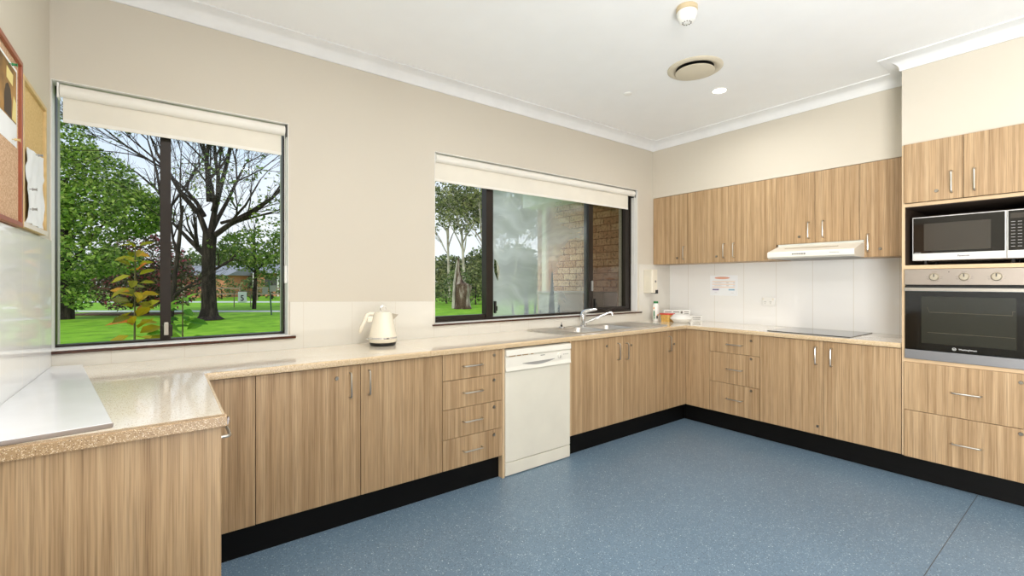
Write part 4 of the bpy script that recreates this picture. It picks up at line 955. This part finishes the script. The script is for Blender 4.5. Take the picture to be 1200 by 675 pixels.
# bare tree with the thick trunk
tree('bare_tree', -12.82, 19.5, 'big nearly bare dark tree with a thick straight trunk on the lawn', 'tree',
     ([(0, 0, 0), (-.01, 0, .18), (0.0, 0, .5), (-.02, 0, 1.6), (-.02, 0, 2.9), (0.04, 0, 3.7)], [0.58, 0.38, 0.30, 0.26, 0.26, 0.27]),
     [((-.05, 0, 3.5), (-0.22, 0.1, 1), 4.2, .13, 5), ((0.05, 0, 3.6), (0.10, -0.1, 1), 4.4, .14, 5), ((0.12, 0, 3.5), (0.75, 0.1, 0.75), 4.0, .12, 5), ((-.12, 0, 2.7), (-1, .15, .75), 2.0, .12, 3), ((0.0, .05, 3.6), (-.05, .5, 1), 4.2, .11, 5), ((0.14, 0, 2.1), (0.9, .2, .55), 1.1, .06, 2), ((0.2, -.05, 4.6), (0.35, -.3, 1), 3.2, .11, 3), ((-.2, 0, 4.4), (-.7, .2, .9), 3.0, .09, 4), ((.5, 0, 4.1), (1, .1, .25), 2.6, .07, 3), ((0, 0, 5.0), (0, -.2, 1), 3.5, .12, 4)],
     [(2.2, 0, 3.2, 1.6, .8, .8, 260), (2.6, 0, 4.6, 1.0, .8, .7, 160)], M['leaf_spring'], 0.17, M['bark'], 'garden trees', 5, tip_leaves=420)
# pink flowering shrub, thin bent tree, sparse tree, thin bare tree
tree('flowering_shrub', -18.1, 22.8, 'rounded shrub dotted with pink flowers in the mulch bed', 'shrub', ([(0, 0, 0), (0.1, 0, 1.2)], [0.12, 0.06]), [((0, 0, .3), (.5, 0, 1), 1.6, .06, 2), ((0, 0, .3), (-.5, .2, 1), 1.6, .06, 2)],
     [(0, 0, 2.2, 2.0, 1.6, 1.9, 4200), (1.2, 0, 1.5, 1.4, 1.2, 1.2, 1800), (-1.2, 0, 1.4, 1.4, 1.2, 1.2, 1800)], M['leaf_pink'], 0.17, M['bark'], 'garden shrubs', 21)
tree('bent_tree', -13.15, 18.0, 'slender grey multi-stemmed bare tree beside the thick trunk', 'tree', ([(-.2, 0, 0), (-.05, 0, 1.6), (.12, 0, 3.0), (.28, 0, 4.6)], [.10, .085, .075, .05]),
     [((.1, 0, 2.6), (-.4, .1, 1), 3.0, .055, 3), ((.25, 0, 4.0), (.15, -.1, 1), 2.6, .045, 3), ((-.1, 0, 1.0), (1.0, 0, 1.1), 1.6, .06, 2), ((-.1, 0, 1.8), (-.8, 0.1, .7), 1.4, .05, 2)], None, None, 0.1, M['bark'], 'garden trees', 31)
tree('thin_tree', -18.2, 24.0, 'tall thin bare tree behind the leafy tree', 'tree', ([(.3, 0, 0), (.25, 0, 3), (0, 0, 6)], [.13, .11, .09]),
     [((0, 0, 5.6), (-.45, 0, 1), 3.4, .09, 4), ((.05, 0, 5.0), (.35, .1, 1), 3.4, .08, 4), ((.15, 0, 4.0), (-.7, .1, .8), 2.4, .06, 3), ((0, 0, 6), (-.8, .1, .8), 3.0, .07, 4), ((0, 0, 5.6), (.1, .2, 1), 3.6, .07, 4)], None, None, 0.1, M['bark'], 'garden trees', 43)
tree('young_tree', -15.4, 27.5, 'loose sparse green tree beyond the concrete path', 'tree', ([(0, 0, 0), (.1, 0, 2.2), (0, 0, 4.5)], [.12, .09, .05]), [((0, 0, 2), (.8, 0, .8), 2.2, .05, 3), ((0, 0, 2.2), (-.8, 0, .8), 2.2, .05, 3), ((0, 0, 3), (.3, 0, 1), 2.2, .05, 3)],
     [(0.2, 0, 3.6, 2.3, 1.4, 1.2, 1300), (1.1, 0, 2.6, 1.6, 1.2, .9, 700), (-1.0, 0, 3.4, 1.2, 1.2, 1.2, 500)], M['leaf_spring'], 0.22, M['bark'], 'garden trees', 53)
# distant treeline
far = []
rr = random.Random(99)
lab = ['tall distant tree closing the garden view behind the brick house', 'distant rounded tree behind the grey-roofed house', 'distant bushy tree beyond the road']
for i in range(13):
    dep = rr.uniform(58, 72); lat = -66 + i * 5.6 + rr.uniform(-1, 1); h = rr.uniform(4.6, 7.0)
    loc, T = gframe(lat, dep); t = thing('distant_tree', loc, 'hazy green tree in the far treeline beyond the houses', 'tree', 'far treeline beyond the houses')
    MB(T).tube([(0, 0, 0), (0, 0, h * .6)], [.3, .15], 6).build('trunk', M['bark'], t)
    foliage(T, [(0, 0, h * .62, 3.2, 2.5, h * .42, 900), (1.5, 0, h * .4, 2.4, 2, h * .35, 450), (-1.5, 0, h * .4, 2.4, 2, h * .35, 450)], 0.55, M['leaf_far'], t, seed=200 + i)
# houses
def house(lat, dep, w, h, wallm, label, garage):
    loc, T = gframe(lat, dep); t = thing('house', loc, label, 'house', 'houses across the road')
    MB(T).box(-w / 2, w / 2, 0, 6, 0, h).build('house_wall', wallm, t)
    MB(T).prism([(-0.6, h), (6.6, h), (3.0, h + 1.1)], 'u', -w / 2 - .5, w / 2 + .5).build('roof', M['roof'], t)
    if garage: MB(T).box(-w * .42, -w * .02, -.05, 0, 0, h * .62).build('garage_door', M['fascia'], t)
    for u in ((.12, .34),) if garage else ((-.4, -.2), (-.1, .1), (.2, .4)):
        MB(T).box(u[0] * w, u[1] * w, -.04, 0, .9, h - .35).build('window', M['darkgrey'], t)
        if not garage: MB(T).box(u[0] * w - .7, u[0] * w - .55, -1.2, -1.05, 0, h).build('verandah_post', M['fascia'], t)
house(-34.0, 48, 8.5, 2.3, M['brickfar'], 'orange brick house with a white garage door seen behind the bare tree', True)
house(-27.0, 52, 9.0, 2.6, M['brickfar'], 'low brick house with verandah posts beyond the road', False)
for i in range(7):
    lat = -36.5 + i * 2.35; h = 2.0 + (i * 31 % 11) / 9
    loc, T = gframe(lat, 43.0 + (i % 2)); t = thing('roadside_shrub', loc, 'loose green shrub growing in front of the houses across the road', 'shrub', 'shrubs in front of the houses')
    MB(T).tube([(0, 0, 0), (0, 0, h * .5)], [.08, .04], 6).build('stem', M['bark'], t)
    foliage(T, [(0, 0, h * .5, 1.35, 1.0, h * .5, 420)], 0.26, M['leaf_far'], t, seed=700 + i)
# post and rail fence across the road
for i in range(2):
    loc, T = gframe(-30 + i * 13.5, 40.5); t = thing('rail_fence', loc, ['timber post and rail fence in front of the garage house', 'timber post and rail fence in front of the verandah house'][i], 'fence', 'rail fences')
    for k in range(6): MB(T).box(-6 + k * 2.4, -5.88 + k * 2.4, 0, .12, 0, 1.2).build('fence_post', M['fence'], t)
    for z in (.5, 1.0): MB(T).box(-6, 6.1, -.03, 0, z, z + .12).build('fence_rail', M['fence'], t)
# white board sign and green sign pole
loc, T = gframe(-17.1, 29.2); t = thing('yard_sign', loc, 'small white board sign with a black figure beyond the path', 'sign')
MB(T).box(-.27, .27, 0, .04, .30, .98).build('sign_panel', M['paper'], t, bevel=.005)
for u in (-.55, .5): MB(T).tube([(u, .06, 0), (u, .06, 1.0)], .03, 6).build('sign_post', M['fence'], t)
MB(T).box(-.56, .52, .045, .08, .98, 1.02).build('cross_bar', M['fence'], t)
text_mesh('5', 0.5, lambda u, d, z: T(u, -d, z), 0, 0.005, .42, M['black'], t, name='sign_figure', bold=0.01)
loc, T = gframe(-11.75, 22.5); t = thing('street_sign', loc, 'green pole with two small grey signs beside the path', 'sign')
MB(T).tube([(0, 0, 0), (-.06, 0, 1.0), (-.12, 0, 1.65)], .035, 8).build('sign_pole', M['polegreen'], t)
MB(T).box(-.42, -.16, -.045, -.02, 1.02, 1.36).build('sign_plate', M['grey'], t); MB(T).box(-.06, .24, -.045, -.02, 1.14, 1.44).build('sign_plate', M['grey'], t)
# plants right outside the first window
def leaf_plant(x, y, h, leaves, L, mat, label, seed, name, lean=0.0, z_lo=0.62, R=0.10, elong=1.0):
    t = thing(name, (x, y, GZ), label, 'plant', 'young plants outside the window'); rr = random.Random(seed)
    MB().tube([(x, y, GZ), (x + lean * .4, y, GZ + h * .5), (x + lean, y, GZ + h)], [.012, .009, .004], 6).build('stem', M['stem'], t)
    mb = MB()
    for k in range(leaves):
        q = z_lo + (1 - z_lo) * (k + .5) / leaves; a = k * 2.4 + rr.uniform(-.4, .4)
        b = Vector((x + lean * q, y, GZ + h * q)); w = (1.15 - 0.5 * (q - z_lo) / (1 - z_lo))
        d = Vector((math.cos(a), math.sin(a), rr.uniform(-.5, .8))).normalized(); s = d.cross(Vector((rr.uniform(-.5, .5), rr.uniform(-.9, -.1), 1))).normalized(); n = s.cross(d)
        l = L * rr.uniform(.8, 1.2) * w; st = b + d * R * .35 * w
        pts = [st, st + d * l * .3 + s * l * .24 + n * .01, st + d * l * .7 + s * l * .22, st + d * l - n * l * .12, st + d * l * .7 - s * l * .22, st + d * l * .3 - s * l * .24 + n * .01]
        vs = [mb.bm.verts.new(p) for p in pts]; mid = mb.bm.verts.new(st + d * l * .5 - n * l * .05)
        for i in range(6): mb.face([vs[i], vs[(i + 1) % 6], mid])
    mb.build('leaves', mat, t)
leaf_plant(0.250, 1.5, 1.90, 44, 0.145, M['leaf_gold'], 'young plant with olive and orange leaves just outside the window', 3, 'garden_plant', 0.01, 0.60)
leaf_plant(0.555, 1.5, 1.50, 24, 0.155, M['leaf_fresh'], 'young bright green leafy plant just outside the window beside the mullion', 8, 'garden_plant', 0.0, 0.70)
leaf_plant(0.455, 1.55, 1.32, 8, 0.14, M['leaf_fresh'], 'shortest green seedling outside the window, at the mullion foot', 12, 'garden_plant', 0.0, 0.80)

# ------------------------------------------------------------------ seen through the sink window
# brick wing with porch roof, downpipe
t = thing('brick_wing', (4.9, 1.2, GZ), 'speckled tan brick wing of the building outside the sink window', 'building')
MB().box(4.80, 5.30, 0.26, 2.085, GZ, 2.95).build('brick_wall', M['brick'], t)
MB().box(4.02, 5.30, 0.26, 1.95, 2.62, 2.70).build('porch_soffit', M['soffit'], t)
mb = MB(); mb.box(3.97, 5.35, 1.95, 2.0, 2.56, 2.78); mb.box(3.97, 4.02, 0.26, 1.95, 2.56, 2.78); mb.box(3.50, 3.97, 1.95, 2.0, 2.60, 2.74); mb.build('fascia', M['fascia'], t)
mb = MB(); mb.box(4.52, 4.80, 0.30, 2.08, 2.36, 2.62); mb.build('porch_beam', M['fascia'], t)
tag(MB().box(4.735, 4.798, 1.83, 1.92, GZ, 2.36).build('downpipe', M['pipe'], None, origin=(4.75, 1.87, GZ), bevel=0.01), 'cream painted post standing against the brick wing', 'post')
t = thing('storage_box', (4.45, 0.95, GZ), 'pale grey storage box standing against the brick wing', 'box')
MB().box(4.10, 4.52, 0.90, 1.25, GZ, 1.17).build('box_body', M['palebox'], t, bevel=0.01); MB().box(4.08, 4.54, 0.88, 1.27, 1.17, 1.195).build('box_lid', M['palebox'], t, bevel=0.01)
t = thing('meter_box', (4.70, 0.72, 1.0), 'brown metal box on the brick wing outside the sink window', 'box')
MB().box(4.56, 4.798, 0.60, 0.84, 0.98, 1.19).build('box_body', M['brownbox'], t, bevel=0.005)
MB().box(4.545, 4.56, 0.61, 0.83, 0.99, 1.18).build('box_door', M['brownbox'], t, bevel=0.003)
# spiky plants in a pot row
def spiky(x, y, blades, label, seed):
    rr = random.Random(seed); t = thing('spiky_plant', (x, y, GZ), label, 'plant', 'spiky plants outside the sink window')
    MB().lathe((x, y, GZ), [(.14, 0), (.19, .30), (.20, .32), (.17, .32), (.16, .28), (.02, .28)], n=20).build('plant_pot', M['terracotta'], t, smooth=True)
    for (dx, top, w, ln) in blades:
        mb = MB(); n = 8; prev = None
        for k in range(n + 1):
            q = k / n; ww = 1.7 * w * (0.55 + 0.9 * q - 1.45 * q ** 2.6 if q < 1 else 0) * .5; zz = GZ + .27 + (top - GZ - .27) * q; xx = x + dx * (0.35 + 0.65 * q) + ln * q * q
            row = [mb.v(xx - ww, y - .01, zz), mb.v(xx, y + .012, zz), mb.v(xx + ww, y - .01, zz)]
            if prev:
                for i in range(2): mb.face([prev[i], prev[i + 1], row[i + 1], row[i]])
            prev = row
        mb.build('blade', M['blade'], t)
spiky(3.27, 0.48, [(0.0, 1.255, .085, .02), (-.13, 1.10, .06, -.03), (.12, 1.13, .05, .02)], 'shorter potted plant with blue-green sword leaves behind the cloudy pane', 1)
spiky(3.60, 0.48, [(0.0, 1.41, .085, .03), (.10, 1.07, .05, .03), (-.11, 1.02, .05, -.02)], 'taller potted plant with blue-green sword leaves in front of the brick wing', 2)
# dead stump
loc, T = gframe(-2.98, 27.5); t = thing('tree_stump', loc, 'tall weathered dead tree stump with a pointed spire on the lawn', 'stump')
prof = [(0, -.50, .62), (.2, -.46, .52), (.6, -.43, .46), (1.05, -.43, .50), (1.32, -.43, .54), (1.48, -.42, .46), (1.56, -.41, .12), (1.75, -.38, .02), (2.1, -.34, -.10), (2.5, -.31, -.14), (2.9, -.27, -.16), (3.08, -.24, -.19)]
mb = MB(T); rows = []; rr = random.Random(4)
for (z, a, b) in prof:
    rows.append([mb.v((a + b) / 2 + (b - a) / 2 * math.cos(x) * rr.uniform(.85, 1.1), min(.42, (b - a) / 2) * math.sin(x) * rr.uniform(.85, 1.1), z + rr.uniform(-.04, .04)) for x in [2 * PI * k / 14 for k in range(14)]])
for A, B in zip(rows, rows[1:]):
    for k in range(14): mb.face([A[k], A[(k + 1) % 14], B[(k + 1) % 14], B[k]])
mb.face(rows[0]); mb.face(rows[-1]); mb.build('stump_trunk', M['stump'], t)
mb = MB(T); mb.tube([(-.50, -.2, .05), (-.47, -.25, .8), (-.45, -.15, 1.5), (-.37, -.08, 2.2), (-.28, -.03, 2.9)], [.10, .08, .07, .06, .03], 7); mb.build('pale_bark_strip', M['palebark'], t)
# gum trees and bushes behind
gums = [(-4.6, 42, 10.5, 0.3), (-2.6, 38, 10.0, 0.9), (-1.6, 40, 9.0, 0.7), (0.6, 44, 10.5, -.4), (3.6, 46, 10.0, .4), (-6.6, 47, 11.5, .2), (6.6, 48, 10, .1)]
gl = ['gum tree at the edge of the sink window view', 'slender pale-trunked gum tree leaning behind the stump', 'second pale gum trunk behind the stump', 'gum tree seen through the cloudy pane', 'gum tree in front of the brick wing corner', 'far tall gum tree behind the others', 'gum tree hidden partly by the brick wing']
for i, (lat, dep, h, lean) in enumerate(gums):
    loc, T = gframe(lat, dep); t = thing('gum_tree', loc, gl[i], 'tree', 'gum trees beyond the stump'); rr = random.Random(300 + i); mb = MB(T); tips = []
    mb.tube([(lean, 0, 0), (lean * .6, 0, h * .3), (0, 0, h * .62)], [.17, .13, .09], 8)
    for k in range(5): branch(mb, (lean * .4 * (1 - k / 5), 0, h * (.38 + .05 * k)), (rr.uniform(-1, 1), rr.uniform(-.5, .5), 1.1), h * .27, .07, 2, rr, tips, .55)
    mb.build('trunk', M['palebark'], t)
    bl = [(p[0], p[1], p[2], .75, .75, .5, 36) for p in tips]
    foliage(T, bl, 0.28, M['leaf_gum'], t, seed=310 + i)
for i in range(11):
    lat = -8.5 + i * 1.9; dep = 50 + (i % 3) * 2; h = 4.0 + (i * 37 % 17) / 8
    loc, T = gframe(lat, dep); t = thing('bush', loc, 'dark green bush in the thicket behind the gum trees', 'bush', 'bushes behind the gum trees')
    MB(T).tube([(0, 0, 0), (0, 0, h * .5)], [.15, .08], 6).build('trunk', M['bark'], t)
    foliage(T, [(0, 0, h * .5, 2.0, 1.6, h * .5, 1100)], 0.42, M['leaf_gum'], t, seed=400 + i)

thick = ['olive bush just behind the tree stump', 'low grey-green bush between stump and gum trees']
for i in range(12):
    lat = -7.2 + i * 1.15; dep = 31.5 + (i % 3) * 1.4; h = 1.5 + (i * 29 % 13) / 8
    loc, T = gframe(lat, dep); t = thing('shrub', loc, 'loose olive shrub at the lawn edge behind the stump', 'shrub', 'shrubs at the lawn edge')
    MB(T).tube([(0, 0, 0), (0, 0, h * .5)], [.06, .03], 6).build('stem', M['bark'], t)
    foliage(T, [(0, 0, h * .5, 1.0, .8, h * .5, 500)], 0.2, M['leaf_pink'] if i == 20 else M['leaf_far'] if i % 2 else M['leaf_gum'], t, seed=500 + i)

# ------------------------------------------------------------------ sky and sun
w = bpy.data.worlds.new('sky'); scene.world = w; w.use_nodes = True; nt = w.node_tree
bg = nt.nodes['Background']
tc = nt.nodes.new('ShaderNodeTexCoord'); sp = nt.nodes.new('ShaderNodeSeparateXYZ'); nt.links.new(tc.outputs['Generated'], sp.inputs[0])
n = noise(nt, tc.outputs['Generated'], 2.6, 5, 0.6)
base = ramp(nt, sp.outputs[2], [(0.0, (246, 248, 252)), (0.16, (232, 241, 252)), (0.45, (176, 210, 246)), (1.0, (150, 192, 240))])
cl = ramp(nt, n.outputs['Fac'], [(0.42, (0, 0, 0, 1)), (0.62, (1, 1, 1, 1))])
col = mixc(nt, cl.outputs['Color'], base.outputs['Color'], lin((250, 251, 253)))
nt.links.new(col, bg.inputs['Color']); bg.inputs['Strength'].default_value = 1.25
sd = bpy.data.lights.new('sun', 'SUN'); sd.energy = 2.3; sd.angle = math.radians(12); sd.color = (1.0, 0.97, 0.9)
so = bpy.data.objects.new('sun', sd); COL.objects.link(so); so.rotation_euler = (math.radians(52), 0, math.radians(-55)); so.location = (0, -4, 12)

# ------------------------------------------------------------------ camera
cam = bpy.data.cameras.new('camera'); co = bpy.data.objects.new('camera', cam); COL.objects.link(co)
cam.sensor_width = 36.0; cam.lens = 36.0 * 539.82 / 1200; cam.shift_y = (330.4 - 337.5) / 1200; cam.clip_start = 0.02; cam.clip_end = 400
co.location = (CX, CY, CZ); co.rotation_euler = (math.radians(90), 0, -TH)
scene.camera = co
scene.view_settings.view_transform = 'Standard'; scene.view_settings.look = 'None'; scene.view_settings.exposure = -0.1; scene.view_settings.gamma = 1.0
